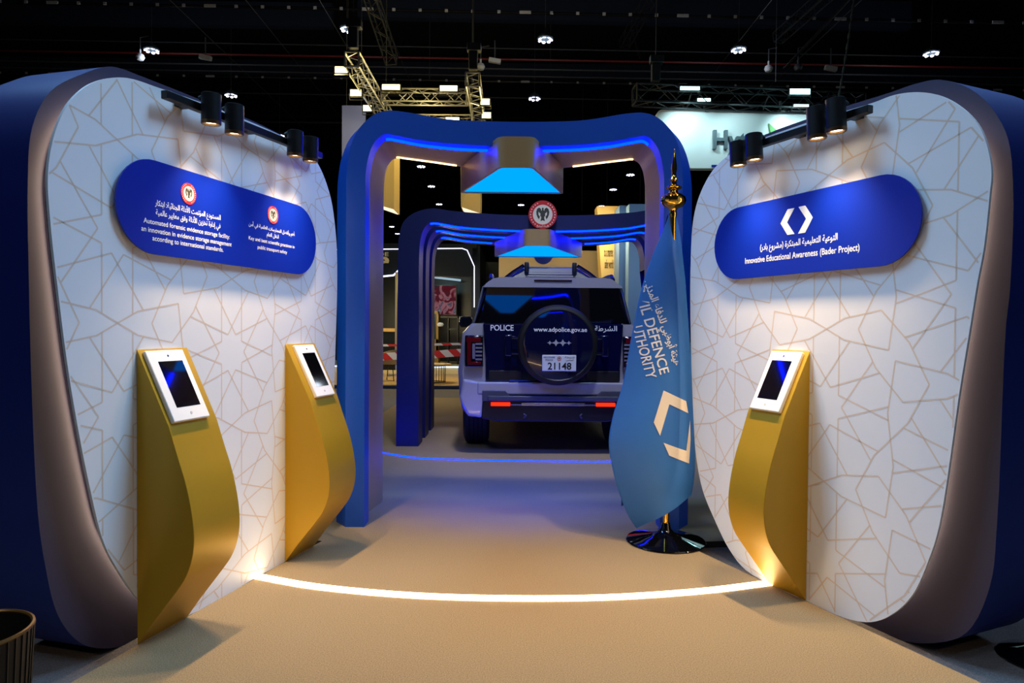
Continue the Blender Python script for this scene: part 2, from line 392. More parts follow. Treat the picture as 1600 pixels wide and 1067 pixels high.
# ------------------------------------------------------------------ golden kiosks with tablets
KP = [(0, 1.232), (.004, 1.226), (.076, 1.082), (.158, .918), (.2, .80), (.235, .705), (.256, .63), (.272, .55), (.279, .48), (.276, .42), (.262, .36), (.235, .30), (.2, .252), (.14, .178), (.07, .092), (0, 0)]
scr = mat('tablet_glass', (6, 6, 8), .05, coat=.6); bez = mat('tablet_frame_white', (232, 230, 226), .4)
def kiosk(W, u, w, fx, fw, label, lit=False):
    t = thing('info_kiosk', wpt(W, u, 0, 0), label, 'kiosk', W['rz'], 'golden tablet kiosks'); s = W['s']
    prof = [KP[0], KP[1], KP[2], KP[3]] + [p[:2] for p in spline([(*p, 0) for p in KP[3:14]], False, 4)][1:] + [KP[14], KP[15]]
    mb = MB(); mb.prism(prof, lambda p: (0, s * (p[0] + .002), p[1]), lambda p: (w, s * (p[0] + .002), p[1])); mb.build('body', gold, t, smooth=25, bevel=.003)
    c = math.sqrt(.155**2 + .31**2); T = Vector((0, s * .155, -.31)) / c; N = Vector((0, s * .31, .155)) / c; o = Vector((0, s * .002, 1.232))
    F = lambda a, q, l: o + Vector((a, 0, 0)) + T * q + N * l
    def slab(a0, a1, q0, q1, l0, l1, name, m, par, bev):
        mb = MB(); mb.prism([(a0, q0), (a1, q0), (a1, q1), (a0, q1)], lambda p: F(*p, l0), lambda p: F(*p, l1)); return mb.build(name, m, par, smooth=30, bevel=bev)
    fr = slab(fx, fx + fw, .017, .342, .0, .02, 'tablet_frame', bez, t, .004)
    k = fw / .21
    slab(fx + .043 * k, fx + fw - .03 * k, .07, .282, .0195, .0208, 'screen', scr, fr, 0)
    mb = MB(); mb.prism(disc(fx + .11 * k, .312, .006, 12), lambda p: F(*p, .0195), lambda p: F(*p, .0212)); mb.build('home_button', mat('button_grey', (190, 188, 184), .4), fr)
    mb = MB(); mb.prism(disc(fx + .11 * k, .045, .005, 12), lambda p: F(*p, .0195), lambda p: F(*p, .0212)); mb.build('lock', chrome, fr)
    return t
kiosk(LO, 0, .288, .018, .214, 'golden tablet kiosk nearest the camera on the wall with two kiosks')
kiosk(LO, 1.055, .30, .05, .2, 'golden tablet kiosk beside the blue arch foot')
kiosk(RO, 0, .246, .025, .2, 'golden tablet kiosk under the sign with white chevrons')

# ------------------------------------------------------------------ track lights
def track(W, u0, u1, h0, h1, label):
    t = thing('light_track', wpt(W, 0, 0, 0), label, 'light track', W['rz']); s = W['s']
    mb = MB(); a = Vector((u0, s * .06, h0)); b = Vector((u1, s * .06, h1)); d = (b - a); L = d.length; ang = math.atan2(d.z, d.x)
    mb.box((a + b) / 2, (L, .035, .035), Matrix.Rotation(-ang, 3, 'Y')); mb.build('rail', black, t, bevel=.003)
    for k in (.12, .5, .88):
        mb = MB(); p = a + d * k; mb.box((p.x, s * .03, p.z + .002), (.05, .06, .03)); mb.build('bracket', black, t, bevel=.003)
    return lambda u: h0 + (h1 - h0) * (u - u0) / (u1 - u0)
def spotlight(W, u, hb, ht, label, lean, power):
    s = W['s']; o = wpt(W, u, .12, hb); t = thing('track_spotlight', o, label, 'spotlight', W['rz'], 'black cylinder spotlights on the wall tracks')
    L = ht - hb; d = Vector((lean, s * .035, 1)).normalized(); Q = Vector((0, 0, 1)).rotation_difference(d).to_matrix().to_4x4()
    mb = MB(); mb.lathe([(.034, .012), (.0425, .012), (.0425, L), (.038, L + .003), (.012, L + .003)], 32, Q); mb.build('housing', black, t)
    mb = MB(); mb.lathe([(.030, .012), (.033, -.004), (.041, -.004), (.043, 0), (.043, .012)], 32, Q); mb.build('trim_ring', mat('bronze_ring', (120, 92, 64), .3, .8), t)
    mb = MB(); mb.lathe([(.001, .004), (.029, .006), (.029, .009), (.001, .009)], 24, Q); mb.build('lens', lens_m, t, fix=True)
    p1 = d * (L - .02)
    mb = MB(); mb.tube([p1, Vector((0, s * -.045, L * .95)), Vector((0, s * -.06, L * .9))], .012, 8); mb.build('mounting_arm', black, t)
    l0 = Vector(o) + Vector((0, 0, -.012)); aim = Vector(wpt(W, u, .29, hb - 1))
    spot(l0, aim, power, WARM, 90, 1., .03)
hl = track(LO, .09, 1.32, 2.302, 2.345, 'black light track along the top of the two-kiosk wall')
for u, b, tp, lb in ((.303, 2.236, 2.365, 'first black spotlight from the open end of the two-kiosk wall'), (.462, 2.234, 2.366, 'second black spotlight from the open end of the two-kiosk wall'), (.965, 2.255, 2.385, 'third black spotlight from the open end of the two-kiosk wall'), (1.116, 2.262, 2.392, 'black spotlight nearest the blue arch on the two-kiosk wall')):
    spotlight(LO, u, b, tp, lb, -.04, 58)
track(RO, -.36, .50, 2.295, 2.300, 'black light track along the top of the one-kiosk wall')
for u, b, tp, lb in ((-.238, 2.222, 2.364, 'first black spotlight from the open end of the one-kiosk wall'), (-.13, 2.217, 2.359, 'second black spotlight from the open end of the one-kiosk wall'), (.268, 2.208, 2.338, 'third black spotlight from the open end of the one-kiosk wall'), (.387, 2.204, 2.326, 'black spotlight nearest the flag on the one-kiosk wall')):
    spotlight(RO, u, b, tp, lb, .04, 58)

# ------------------------------------------------------------------ arches
def half(pts, k=5):
    p = spline([(a, b, 0) for a, b in pts], False, k); p = [(q[0], q[1]) for q in p]
    return [(-a, b) for a, b in p] + [(a, b) for a, b in p[::-1]][1:]
AO = half([(1.2, 0), (1.2, 1.2), (1.2, 2.2), (1.195, 2.33), (1.172, 2.47), (1.115, 2.605), (1.02, 2.70), (.925, 2.75), (.84, 2.762), (.73, 2.75), (.46, 2.705), (.2, 2.692), (0, 2.69)])
AC = half([(1.11, 0), (1.11, 1.2), (1.11, 2.2), (1.108, 2.33), (1.09, 2.48), (1.05, 2.60), (.98, 2.69), (.915, 2.735), (.84, 2.755), (.73, 2.748), (.46, 2.704), (.2, 2.691), (0, 2.689)])
AI = half([(.985, 0), (.985, 1.2), (.985, 2.25), (.983, 2.34), (.97, 2.43), (.942, 2.52), (.9, 2.578), (.86, 2.602), (.79, 2.594), (.64, 2.566), (.41, 2.542), (.15, 2.532), (0, 2.53)])
AF = [(a * 1.055, b + .05 if b > .01 else 0) for a, b in half([(.995, 0), (.995, 1.2), (.995, 2.3), (.99, 2.45), (.972, 2.54), (.94, 2.595), (.893, 2.617), (.82, 2.61), (.62, 2.585), (.395, 2.556), (.2, 2.547), (.1, 2.545), (0, 2.545)])]
AT = half([(.995, 0), (.995, 1.2), (.995, 2.3), (.99, 2.45), (.972, 2.54), (.94, 2.595), (.893, 2.617), (.82, 2.61), (.62, 2.585), (.395, 2.556), (.2, 2.547), (.1, 2.545), (0, 2.545)])
def ring_frame(mb, conts, closed=True):
    rings = [[(a, y, b) for a, b in c] for c, y in conts]
    if closed: rings.append(rings[0])
    mb.loops(rings, 0, closed=False)
    for i in (0, -1):   # feet
        mb.face([r[i] for r in rings[:-1]])
def sub(c, x0, x1): return [p for p in c if x0 <= p[0] <= x1 and p[1] > 2.2]
t = thing('arch', (.01, 4.52, 0), 'blue rounded arch with taupe inner frame right behind the flag', 'arch')
mb = MB(); ring_frame(mb, [(AC, 0), (AO, .12), (AO, .14), (AI, .14), (AI, 0)]); mb.build('outer_frame', arch_blue_lit, t, smooth=30)
mb = MB(); ring_frame(mb, [(AF, .28), (AT, .63), (AT, .70), ([(a * 1.12, b + .1 if b > .01 else 0) for a, b in AT], .70), ([(a * 1.12, b + .1 if b > .01 else 0) for a, b in AT], .28)]); mb.build('inner_frame', taupe, t, smooth=30)
for x0, x1 in ((-.87, -.12), (.14, .90)):
    mb = MB(); mb.tube([(a, .105, b - .004) for a, b in sub(AI, x0, x1)], .011, 8); mb.build('led_strip', led_blue, t)
for x0, x1 in ((-.90, -.42), (.41, .90)):
    mb = MB(); mb.tube([(a, .665, b - .002) for a, b in sub(AT, x0, x1)], .008, 8); mb.build('edge_light', led_edge, t)
for sx in (-1, 1):
    for z in (.25, 1.2, 2.2):
        mb = MB(); mb.box((sx * 1.12, .21, z), (.1, .145, .06)); mb.build('spacer', arch_blue_dim, t)

BO = half([(1.62, 0), (1.615, 1.2), (1.605, 2.2), (1.598, 2.33), (1.55, 2.50), (1.43, 2.605), (1.23, 2.657), (1.0, 2.63), (.51, 2.597), (.2, 2.59), (0, 2.59)])
BI = half([(1.37, 0), (1.37, 1.2), (1.372, 2.1), (1.36, 2.3), (1.32, 2.43), (1.265, 2.49), (1.2, 2.502), (.945, 2.462), (.6, 2.436), (.3, 2.424), (.15, 2.421), (0, 2.42)])
for k, (y, lb) in enumerate(((7.62, 'navy rounded arch with the police emblem, standing over the car'), (8.22, 'middle of the three navy arches over the car'), (8.82, 'rearmost of the three navy arches over the car'))):
    t = thing('arch', (.33, y, 0), lb, 'arch', 0, 'navy arches over the car')
    mb = MB(); ring_frame(mb, [(BO, 0), (BO, .34), (BI, .34), (BI, 0)]); mb.build('frame', arch_blue_dim, t, smooth=30)
    for x0, x1 in ((-1.26, -.15 - .2 * k), (.15 + .2 * k, 1.26)):
        mb = MB(); mb.tube([(a, .03, b - .004) for a, b in sub(BI, x0, x1)], .013, 8); mb.build('led_strip', led_blue, t)

def lantern(cx0, y0, h0, d0, cx1, y1, h1, d1, z0, z1, label):
    t = thing('hanging_lantern', ((cx0 + cx1) / 2, (y0 + y1) / 2, z0), label, 'hanging light'); ox, oy = (cx0 + cx1) / 2, (y0 + y1) / 2
    def plan(a0, a1, inset=0):
        P = [(cx0 - a0, y0), (cx0 + a0, y0), (cx1 + a1, y1), (cx1 - a1, y1)]
        out = []   # rounded corners
        for i in range(4):
            p = Vector(P[i]); a = (Vector(P[i - 1]) - p).normalized(); b = (Vector(P[(i + 1) % 4]) - p).normalized(); r = .05
            for j in range(5): q = j / 4; out.append(((1 - q)**2 * (p + a * r) + 2 * q * (1 - q) * p + q * q * (p + b * r)))
        return [(v.x - ox, v.y - oy) for v in out]
    o = plan(h0, h1); mb = MB(); H = z1 - z0
    inn = offset_poly(o, .018)
    mb.loops([[(*p, .006) for p in inn], [(*p, 0) for p in inn], [(*p, 0) for p in o], [(*p, H) for p in o]], 0); mb.face([(*p, H) for p in o])
    mb.build('shade', lantern_gold, t, smooth=40)
    mb = MB(); m = .35
    inn2 = offset_poly(o, .024)
    mb.face([(*p, .008) for p in inn2][::-1]); mb.build('diffuser', diff_blue, t, smooth=0, fix=False)
    spot(((cx0 + cx1) / 2, (y0 + y1) / 2 + .1, z0 - .03), ((cx0 + cx1) / 2, (y0 + y1) / 2 + (.95 if h1 < .5 else -.3), 0), 430 if h1 < .5 else 1200, (.05, .10, 1.), 84 if h1 < .5 else 120, .9, .2)
    for x in (-.12, .12):
        mb = MB(); mb.cyl((x * (1 if h1 < .5 else 1.5), (y1 - y0) * .2, H - .002), (x * (1 if h1 < .5 else 1.5), (y1 - y0) * .2, H + .15), .008, n=8); mb.build('hanger', black, t)
    return t
lantern(.020, 4.40, .112, .045, -.011, 5.26, .403, .39, 2.363, 2.56, 'larger gold lantern with blue underside, hung in the front arch')
lantern(.268, 7.5, .14, .065, .325, 8.7, .565, .53, 2.236, 2.42, 'smaller gold lantern with blue underside, hung above the car')
t = thing('emblem_disc', (.328, 7.6, 2.587), 'round red and white bird emblem on the navy arch', 'emblem')
mb = MB(); mb.prism(disc(0, 0, .157, 40), lambda p: (p[0], -.04, p[1]), lambda p: (p[0], .018, p[1]), 1); mb.build('disc', EMB, t, smooth=30)
mb = MB(); police_emblem(mb, 0, 0, .156, lambda x, y, l: (x, -.041 - l, y), .0008); add_text(mb, arabic('شرطة أبوظبي'), -.07, .07, -.145, -.112, lambda x, y: (x, -.044, y), .01, 2); mb.build('face', EMB, t, smooth=0, fix=False)

# ------------------------------------------------------------------ floor light lines
def floor_line(name, pts, w, m, label):
    c = spline([(a, b, 0) for a, b in pts], False, 10); mb = MB(); A, B = [], []
    for i, p in enumerate(c):
        a = Vector(c[max(i - 1, 0)]); b = Vector(c[min(i + 1, len(c) - 1)]); t = (b - a).normalized(); n = Vector((-t.y, t.x, 0)) * w / 2
        A.append(Vector(p) + n); B.append(Vector(p) - n)
    up_ = Vector((0, 0, .005)); mb.loops([A, [p + up_ for p in A], [p + up_ for p in B], B], 0, closed=False)
    return tag(mb.build(name, m, smooth=0), label, 'floor light')
floor_line('floor_light_strip', [(-1.335, 3.60), (-1.0, 3.47), (-.5, 3.365), (.01, 3.335), (.5, 3.36), (1.0, 3.455), (1.37, 3.57)], .062, led_floor, 'curved warm white light line across the carpet')
floor_line('floor_light_strip', [(-1.75, 7.45), (-1.34, 7.19), (-.968, 6.94), (-.5, 6.86), (0, 6.83), (.97, 6.82), (1.6, 6.95)], .022, led_blue, 'thin blue light line on the carpet before the car')

# ------------------------------------------------------------------ flag stand and flag
t = thing('flag_stand', (.975, 4.265, 0), 'brass flagpole with spear finial on a glossy round base', 'flag stand')
mb = MB(); mb.lathe([(.242, 0), (.247, .006), (.242, .012), (.19, .024), (.11, .04), (.05, .062), (.032, .085), (.027, .12), (.001, .12)], 48); mb.build('base', blackgloss, t)
mb = MB(); mb.lathe([(.022, .11), (.019, .13), (.019, 2.06), (.001, 2.06)], 20, Matrix.Rotation(R(.6), 4, 'Y')); mb.build('pole', brass, t)
mb = MB(); mb.lathe([(.02, 2.03), (.024, 2.05), (.02, 2.07), (.03, 2.085), (.055, 2.095), (.074, 2.118), (.078, 2.135), (.072, 2.155), (.05, 2.172), (.03, 2.18), (.026, 2.195), (.045, 2.205), (.05, 2.213), (.04, 2.222), (.018, 2.232), (.016, 2.25), (.026, 2.262), (.018, 2.275), (.013, 2.30), (.018, 2.33), (.012, 2.38), (.003, 2.45), (.001, 2.455)], 32, Matrix.Rotation(R(.6), 4, 'Y')); mb.build('finial', brass, t)
sky = mat('flag_satin', (54, 116, 200), .5, spec=.35)
# flag cloth: rolled cone whose left and right edges run over height z
LE = [(2.075, .985), (2.02, .965), (1.945, .935), (1.786, .868), (1.587, .803), (1.308, .746), (.989, .69), (.788, .63), (.628, .606), (.468, .630), (.307, .676), (.167, .735), (.087, .787)]
RE = [(2.075, 1.01), (2.005, 1.034), (1.7, 1.078), (1.39, 1.106), (1.05, 1.135), (.752, 1.15), (.5, 1.158), (.40, 1.155), (.30, 1.14)]
def interp(tb, z):
    for (z0, x0), (z1, x1) in zip(tb, tb[1:]):
        if z <= z0 and z >= z1: return x0 + (x1 - x0) * (z0 - z) / (z0 - z1)
    return tb[-1][1] if z < tb[-1][0] else tb[0][1]
def smooth_tab(tb):
    p = spline([(a, b, 0) for a, b in tb], False, 8); return [(q[0], q[1]) for q in p]
LEs, REs = smooth_tab(LE), smooth_tab(RE)
def hem(x): # bottom edge height as the cloth runs from the left tip to the right
    return .087 + (.30 - .087) * max(0, min(1, (x - .80) / (1.14 - .80))) ** 1.0
def fy(x, z):
    a, b = interp(LEs, z), interp(REs, z); q = max(0, min(1, (x - a) / max(b - a, 1e-4))); w = b - a
    return 4.30 - .30 * w * math.sin(PI * (.10 + .86 * q)) - .03 * (1 - q) + .02 * w * math.sin(q * 6 + .6)
def fpt(x, z, l=0): return (x, fy(x, z) - l, z)
mb = MB(); NU, NV = 40, 80
def cloth(l):
    rows = []
    for i in range(NV + 1):
        row = []
        for j in range(NU + 1):
            q = j / NU; zb = .087 + (.292 - .087) * q; z = 2.075 + (zb - 2.075) * i / NV
            a, b = interp(LEs, z), interp(REs, z); row.append(fpt(a + (b - a) * q, z, l))
        rows.append(row)
    return rows
A_, B_ = cloth(0), cloth(-.005)
mb.loops(A_, 0, closed=False); mb.loops(B_, 0, closed=False)
rim = lambda r: r[0] + [x[-1] for x in r[1:]] + r[-1][-2::-1] + [x[0] for x in r[-2:0:-1]]
mb.loops([rim(A_), rim(B_)], 0)
fl = mb.build('flag', sky, smooth=60)
tag(fl, 'light blue flag with white chevrons hanging from the brass pole', 'flag')
mb = MB(); rows = []
for i in range(41):
    row = []
    for j in range(19):
        q = j / 18; zb = .20 + .12 * q; z = 2.06 + (zb - 2.06) * i / 40; a, b = interp(LEs, max(z, .62)) + .10 * min(1, (2.06 - z) / .8), interp(REs, z) - .01
        row.append((a + (b - a) * q, 4.34 + .10 * (b - a) * math.sin(PI * q) + .02 * math.sin(q * 9), z))
    rows.append(row)
mb.loops(rows, 0, closed=False); mb.build('back_fold', sky, fl, smooth=60)
mb = MB()
def art(x0, y0, ang):
    c, s_ = math.cos(R(ang)), math.sin(R(ang)); return lambda x, y: fpt(x0 + x * c - y * s_, y0 + x * s_ + y * c, .004)
def clip_left(mb):
    for f in [f for f in mb.bm.faces if any(v.co.x < interp(LEs, v.co.z) + .004 for v in f.verts)]: mb.bm.faces.remove(f)
FX = lambda px, py: ((px - 800) / 1067 * 4.22 - .0, 1.33 - (py - 513.5 - (px - 800) * .0079) / 1067 * 4.22)
for body, p0, p1, hgt in (('CIVIL DEFENCE', (990, 447), (1028, 585), .062), ('AUTHORITY', (985, 500), (1008, 592), .062), (None, (999, 442), (1046, 574), .085)):
    a, b = Vector(FX(*p0)), Vector(FX(*p1)); d = b - a; ang = math.degrees(math.atan2(d.y, d.x))
    mb = MB(); add_text(mb, body or arabic('هيئة أبوظبي للدفاع المدني'), 0, d.length, 0, hgt, art(a.x, a.y, ang), .025 if body is None else .012)
    clip_left(mb); mb.build('lettering', textw, fl, smooth=0, fix=False)
mb = MB(); c8 = lambda x, y: FX(1000 + x * .2532, 470 + y * .2532)
def patch(poly):
    bm2 = bmesh.new(); bm2.faces.new([bm2.verts.new((*c8(*p), 0)) for p in poly]); bmesh.ops.triangulate(bm2, faces=bm2.faces)
    for _ in range(3): bmesh.ops.subdivide_edges(bm2, edges=bm2.edges, cuts=1, use_grid_fill=True)
    idx = {v: mb.bm.verts.new(fpt(v.co.x, v.co.y, .004)) for v in bm2.verts}
    for f in bm2.faces: mb.bm.faces.new([idx[v] for v in f.verts])
    bm2.free()
patch([(132, 548), (290, 622), (308, 698), (168, 632), (108, 820), (70, 740)])
patch([(130, 862), (292, 928), (322, 740), (326, 860), (316, 1010), (168, 942)])
mb.build('chevron_logo', mat('flag_print', (240, 228, 214), .5), fl, smooth=0, fix=False)

# ------------------------------------------------------------------ the police car
paint = mat('car_silver_paint', (176, 176, 192), .28, .25, .8)
cnavy = mat('car_navy_gloss', (10, 12, 52), .09, .1, 1.)
cglass = mat('car_dark_glass', (5, 5, 8), .03, 0, 1.)
tyre_m = mat('tyre_rubber', (22, 22, 24), .75); plast = mat('car_black_plastic', (20, 20, 24), .45); grey_p = mat('car_grey_plastic', (70, 72, 84), .4)
silv = mat('car_silver_trim', (160, 164, 176), .25, .9)
tred = mat('tail_lamp_red', (96, 6, 16), .12, 0, 1.); lred = glow('bumper_lamp_red', (255, 40, 14), 2.2); lwhite = mat('lamp_white', (120, 116, 136), .2, 0, .5)
t = thing('police_car', (.43, 7.15, 0), 'silver and navy police car with covered spare wheel, parked under the navy arches', 'car', R(1.0))
car = t
lv = [(.40, .90), (.48, .965), (.62, .99), (.88, 1.005), (1.07, .978), (1.27, .962), (1.345, .90), (1.38, .86)]
secs = [(.02, -.06, 0), (.07, -.015, 0), (.22, 0, 0), (1.2, 0, 0), (2.4, 0, 0), (3.4, 0, -.06), (4.2, -.03, -.16), (4.5, -.09, -.2), (4.56, -.14, -.24)]
rings = []
for y, dx, dz in secs:
    p = [(-(w + dx), y, z + (dz if z > 1.0 else 0)) for z, w in lv] + [((w + dx), y, z + (dz if z > 1.0 else 0)) for z, w in lv[::-1]]
    rings.append(p)
mb = MB(); mb.loops(rings, 0, True, True, True); body = mb.build('body', paint, t, smooth=40)
cut = MB(); 
for y in (.84, 3.62):
    for sx in (-1, 1): cut.cyl((sx * .55, y, .40), (sx * 1.3, y, .40), .47, n=40)
co = cut.build('cutter', paint, t, smooth=0)
bo = body.modifiers.new('arches', 'BOOLEAN'); bo.object = co; bo.operation = 'DIFFERENCE'; bo.solver = 'EXACT'
dg = bpy.context.evaluated_depsgraph_get(); dg.update(); me = bpy.data.meshes.new_from_object(body.evaluated_get(dg)); body.modifiers.clear(); body.data = me; bpy.data.objects.remove(co)
# cabin glass and roof
mb = MB()
g = []
for z, w, y0, y1 in ((1.375, .84, .06, 3.35), (1.60, .775, .098, 2.95), (1.78, .725, .129, 2.6)):
    g.append([(-w + .05, y0, z), (-w, y0 + .06, z), (-w, y1, z), (w, y1, z), (w, y0 + .06, z), (w - .05, y0, z)])
mb.loops(g, 0, True, True, True); mb.build('cabin_glass', cglass, t, smooth=20)
def rs(y, k=1): return [(-.745 * k, y, 1.765), (-.715 * k, y, 1.80), (-.64 * k, y, 1.855), (-.56 * k, y, 1.872), (.56 * k, y, 1.872), (.64 * k, y, 1.855), (.715 * k, y, 1.80), (.745 * k, y, 1.765)]
mb = MB(); mb.loops([rs(.085, .985), rs(.125), rs(1.4), rs(2.55), rs(2.65, .97)], 0, True, True, True); mb.build('roof', paint, t, smooth=35)
for sx in (-1, 1):
    mb = MB(); mb.tube([(sx * .83, .12, 1.385), (sx * .79, .14, 1.55), (sx * .735, .17, 1.775)], .014, 6); mb.tube([(sx * .848, .2, 1.392), (sx * .85, 1.5, 1.392), (sx * .85, 3.3, 1.392)], .012, 6); mb.build('window_trim', silv, t)
    mb = MB(); mb.tube([(sx * .66, .22, 1.86), (sx * .655, .3, 1.905), (sx * .65, .6, 1.915), (sx * .65, 2.2, 1.915), (sx * .66, 2.5, 1.86)], .022, 8); mb.build('roof_rail', plast, t)
    mb = MB(); mb.tube([(sx * .85, 2.95, 1.38), (sx * .98, 2.95, 1.41)], .03, 8); mb.build('mirror_arm', plast, t)
    mb = MB(); mb.box((sx * 1.06, 2.93, 1.42), (.19, .12, .17)); mh = mb.build('mirror', cnavy, t, bevel=.045, seg=4)
    mb = MB(); mb.box((sx * 1.06, 2.866, 1.42), (.15, .006, .13)); mb.build('mirror_glass', mat('mirror_silver', (120, 130, 135), .03, 1.), mh, bevel=.002)
# rear window, tailgate
def yw(z): return .06 + (z - 1.375) * .143
mb = MB(); wp = [(-.755, 1.385), (-.70, 1.79), (-.60, 1.802), (.60, 1.802), (.70, 1.79), (.755, 1.385)]
mb.prism(wp, lambda p: (p[0], yw(p[1]) - .022, p[1]), lambda p: (p[0], yw(p[1]) + .01, p[1])); mb.build('rear_window', cglass, t, smooth=0, bevel=.006)
mb = MB(); gp = [(-.705, .772), (.705, .772), (.705, 1.0), (.735, 1.385), (-.735, 1.385), (-.705, 1.0)]
mb.prism(gp, lambda p: (p[0], -.03, p[1]), lambda p: (p[0], .06, p[1])); tg = mb.build('tailgate', cnavy, t, smooth=0, bevel=.02, seg=3)
for x in (-.50, .52): mb = MB(); mb.box((x, -.034, .84), (.34, .01, .10)); mb.build('recess_panel', plast, tg, bevel=.01)
mb = MB(); mb.box((0, .085, 1.838), (.40, .02, .014)); mb.build('high_brake_lamp', mat('lamp_dark', (30, 6, 8), .2), t)
mb = MB(); mb.box((0, -.035, .757), (.92, .05, .035)); mb.build('tailgate_handle', silv, t, bevel=.008)
# spare wheel and its carrier
mb = MB(); M = Matrix.Translation((.035, .0, 1.163)) @ Matrix.Rotation(PI / 2, 4, 'X')
mb.lathe([(.36, .03), (.405, .05), (.412, .10), (.412, .185), (.395, .212), (.362, .222), (.352, .214), (.30, .226), (.2, .236), (.1, .240), (.001, .241)], 72, M, mis=[1, 1, 1, 1, 1, 1, 0, 0, 0, 0]); sw = mb.build('spare_wheel_cover', [cnavy, plast], t, smooth=30)
for z in (1.075, 1.235):
    mb = MB(); mb.tube([(-.50, -.034, z), (-.47, -.10, z), (-.2, -.12, z), (.25, -.12, z), (.53, -.10, z), (.56, -.034, z)], .016, 8); mb.build('carrier_bar', cnavy, t)
for x in (-.47, .53):
    mb = MB(); mb.box((x, -.085, 1.155), (.07, .09, .22)); mb.build('carrier_hinge', cnavy, t, bevel=.012)
mb = MB(); mb.box((.045, -.245, .982), (.345, .012, .165)); pl = mb.build('number_plate', [mat('plate_white', (226, 232, 232), .4)], t, bevel=.006)
PT = lambda x, y: (x, -.2525, y)
ink = mat('plate_ink', (14, 16, 20), .5)
mb = MB(); add_text(mb, '21148', -.072, .168, .915, .988, PT, .02); mb.build('number', ink, pl, smooth=0, fix=False)
for b_, x0, x1, y0, y1 in (('ABU DHABI', -.115, .0, 1.032, 1.048), ('POLICE', -.095, -.02, 1.005, 1.021), (arabic('شرطة'), .10, .20, 1.028, 1.052), (arabic('أبوظبي'), .11, .19, 1.0, 1.026)):
    mb = MB(); add_text(mb, b_, x0, x1, y0, y1, PT, .01); mb.build('lettering', ink, pl, smooth=0, fix=False)
mb = MB(); police_emblem(mb, .045, 1.028, .022, lambda x, y, l: (x, -.2526 - l, y), .0006); mb.build('emblem', EMB, pl, smooth=0, fix=False)
def cover_y(x, z): # outside of the domed cover
    r = math.hypot(x - .035, z - 1.163)
    for (r0, a), (r1, b) in zip([(.001, .241), (.1, .240), (.2, .236), (.30, .226), (.352, .214)], [(.1, .240), (.2, .236), (.30, .226), (.352, .214), (.37, .21)]):
        if r <= r1: return -(a + (b - a) * (r - r0) / (r1 - r0)) - .002
    return -.222
mb = MB(); add_text(mb, 'www.adpolice.gov.ae', -.215, .327, 1.285, 1.345, lambda x, z: (x, cover_y(x, z), z), .014); mb.build('lettering', textw, sw, smooth=0, fix=False)
mb = MB(); add_text(mb, 'POLICE', -.655, -.415, 1.305, 1.366, lambda x, y: (x, -.032, y), .018); mb.build('lettering', textw, tg, smooth=0, fix=False)
mb = MB(); add_text(mb, arabic('الشرطة'), .43, .665, 1.292, 1.366, lambda x, y: (x, -.032, y), .018); mb.build('lettering', textw, tg, smooth=0, fix=False)
mb = MB()
for cx, r in ((-.052, .022), (.010, .036), (.080, .036), (.142, .022)):
    pg = []
    for k in range(8): q = r if k % 2 == 0 else r * .42; pg.append((cx + q * 1.25 * math.cos(k * PI / 4), 1.187 + q * math.sin(k * PI / 4)))
    mb.prism(pg, lambda p: (p[0], -.236, p[1]), lambda p: (p[0], -.246, p[1]))
mb.build('car_badge', mat('badge_silver', (206, 206, 212), .3, .3), sw, smooth=0)
# lamps, bumper
for sx in (-1, 1):
    mb = MB(); mb.box((sx * .825, .0, 1.09), (.19, .09, .33)); tl = mb.build('tail_lamp', cglass, t, bevel=.012)
    mb = MB(); mb.box((sx * .83, -.047, 1.21), (.15, .008, .05)); mb.box((sx * .875, -.047, 1.08), (.04, .008, .22)); mb.box((sx * .82, -.047, .965), (.14, .008, .03)); mb.build('red_lens', tred, tl, bevel=.002)
    mb = MB()
    for k in range(5): mb.box((sx * .775, -.048, 1.165 - .04 * k), (.07, .008, .02))
    mb.box((sx * .828, -.048, 1.09), (.03, .008, .16)); mb.build('clear_lens', lwhite, tl, bevel=.002)
    # painted bumper corner
    cp = [(.72, .60), (.72, .76), (.95, .80), (.985, .62), (.97, .55), (.90, .42), (.75, .395)]
    mb = MB(); mb.prism([(sx * a, b) for a, b in cp], lambda p: (p[0] * .985, -.055, p[1]), lambda p: (p[0], .30, p[1])); mb.build('bumper_corner', paint, t, smooth=0, bevel=.025, seg=3)
    mb = MB(); mb.box((sx * .545, -.085, .545), (.20, .02, .036)); mb.build('bumper_lamp', lred, t, bevel=.003)
    mb = MB()
    for k in range(6): mb.box((sx * (.43 - .019 * k), -.085, .540), (.014, .02, .014))
    mb.build('led_row', lwhite, t)
    mb = MB(); mb.tube([(sx * .52, .02, .40), (sx * .5, .06, .385), (sx * .42, .12, .40)], .035, 12); mb.build('exhaust_pipe', silv, t)
    mb = MB(); mb.tube([(sx * .30, -.06, .44), (sx * .28, -.09, .43), (sx * .30, -.06, .40)], .010, 8); mb.build('tow_hook', grey_p, t)
mb = MB(); bp = [(-.80, .615), (-.80, .772), (.80, .772), (.80, .615), (.66, .615), (.62, .655), (-.62, .655), (-.66, .615)]
mb.prism([(-.79, .64), (-.79, .772), (.79, .772), (.79, .64)], lambda p: (p[0], -.065, p[1]), lambda p: (p[0], .12, p[1])); mb.build('bumper', paint, t, smooth=0, bevel=.02, seg=3)
for sx in (-1, 1):
    pg = [(.735, .575), (.735, .685), (.50, .685), (.455, .638), (.455, .575)]
    mb = MB(); mb.prism([(sx * a, b) for a, b in pg], lambda p: (p[0], -.085, p[1]), lambda p: (p[0], .0, p[1])); mb.build('bumper_insert', grey_p, t, smooth=0, bevel=.006)
mb = MB(); mb.box((0, -.03, .605), (1.36, .14, .055)); mb.build('bumper_step', grey_p, t, bevel=.012)
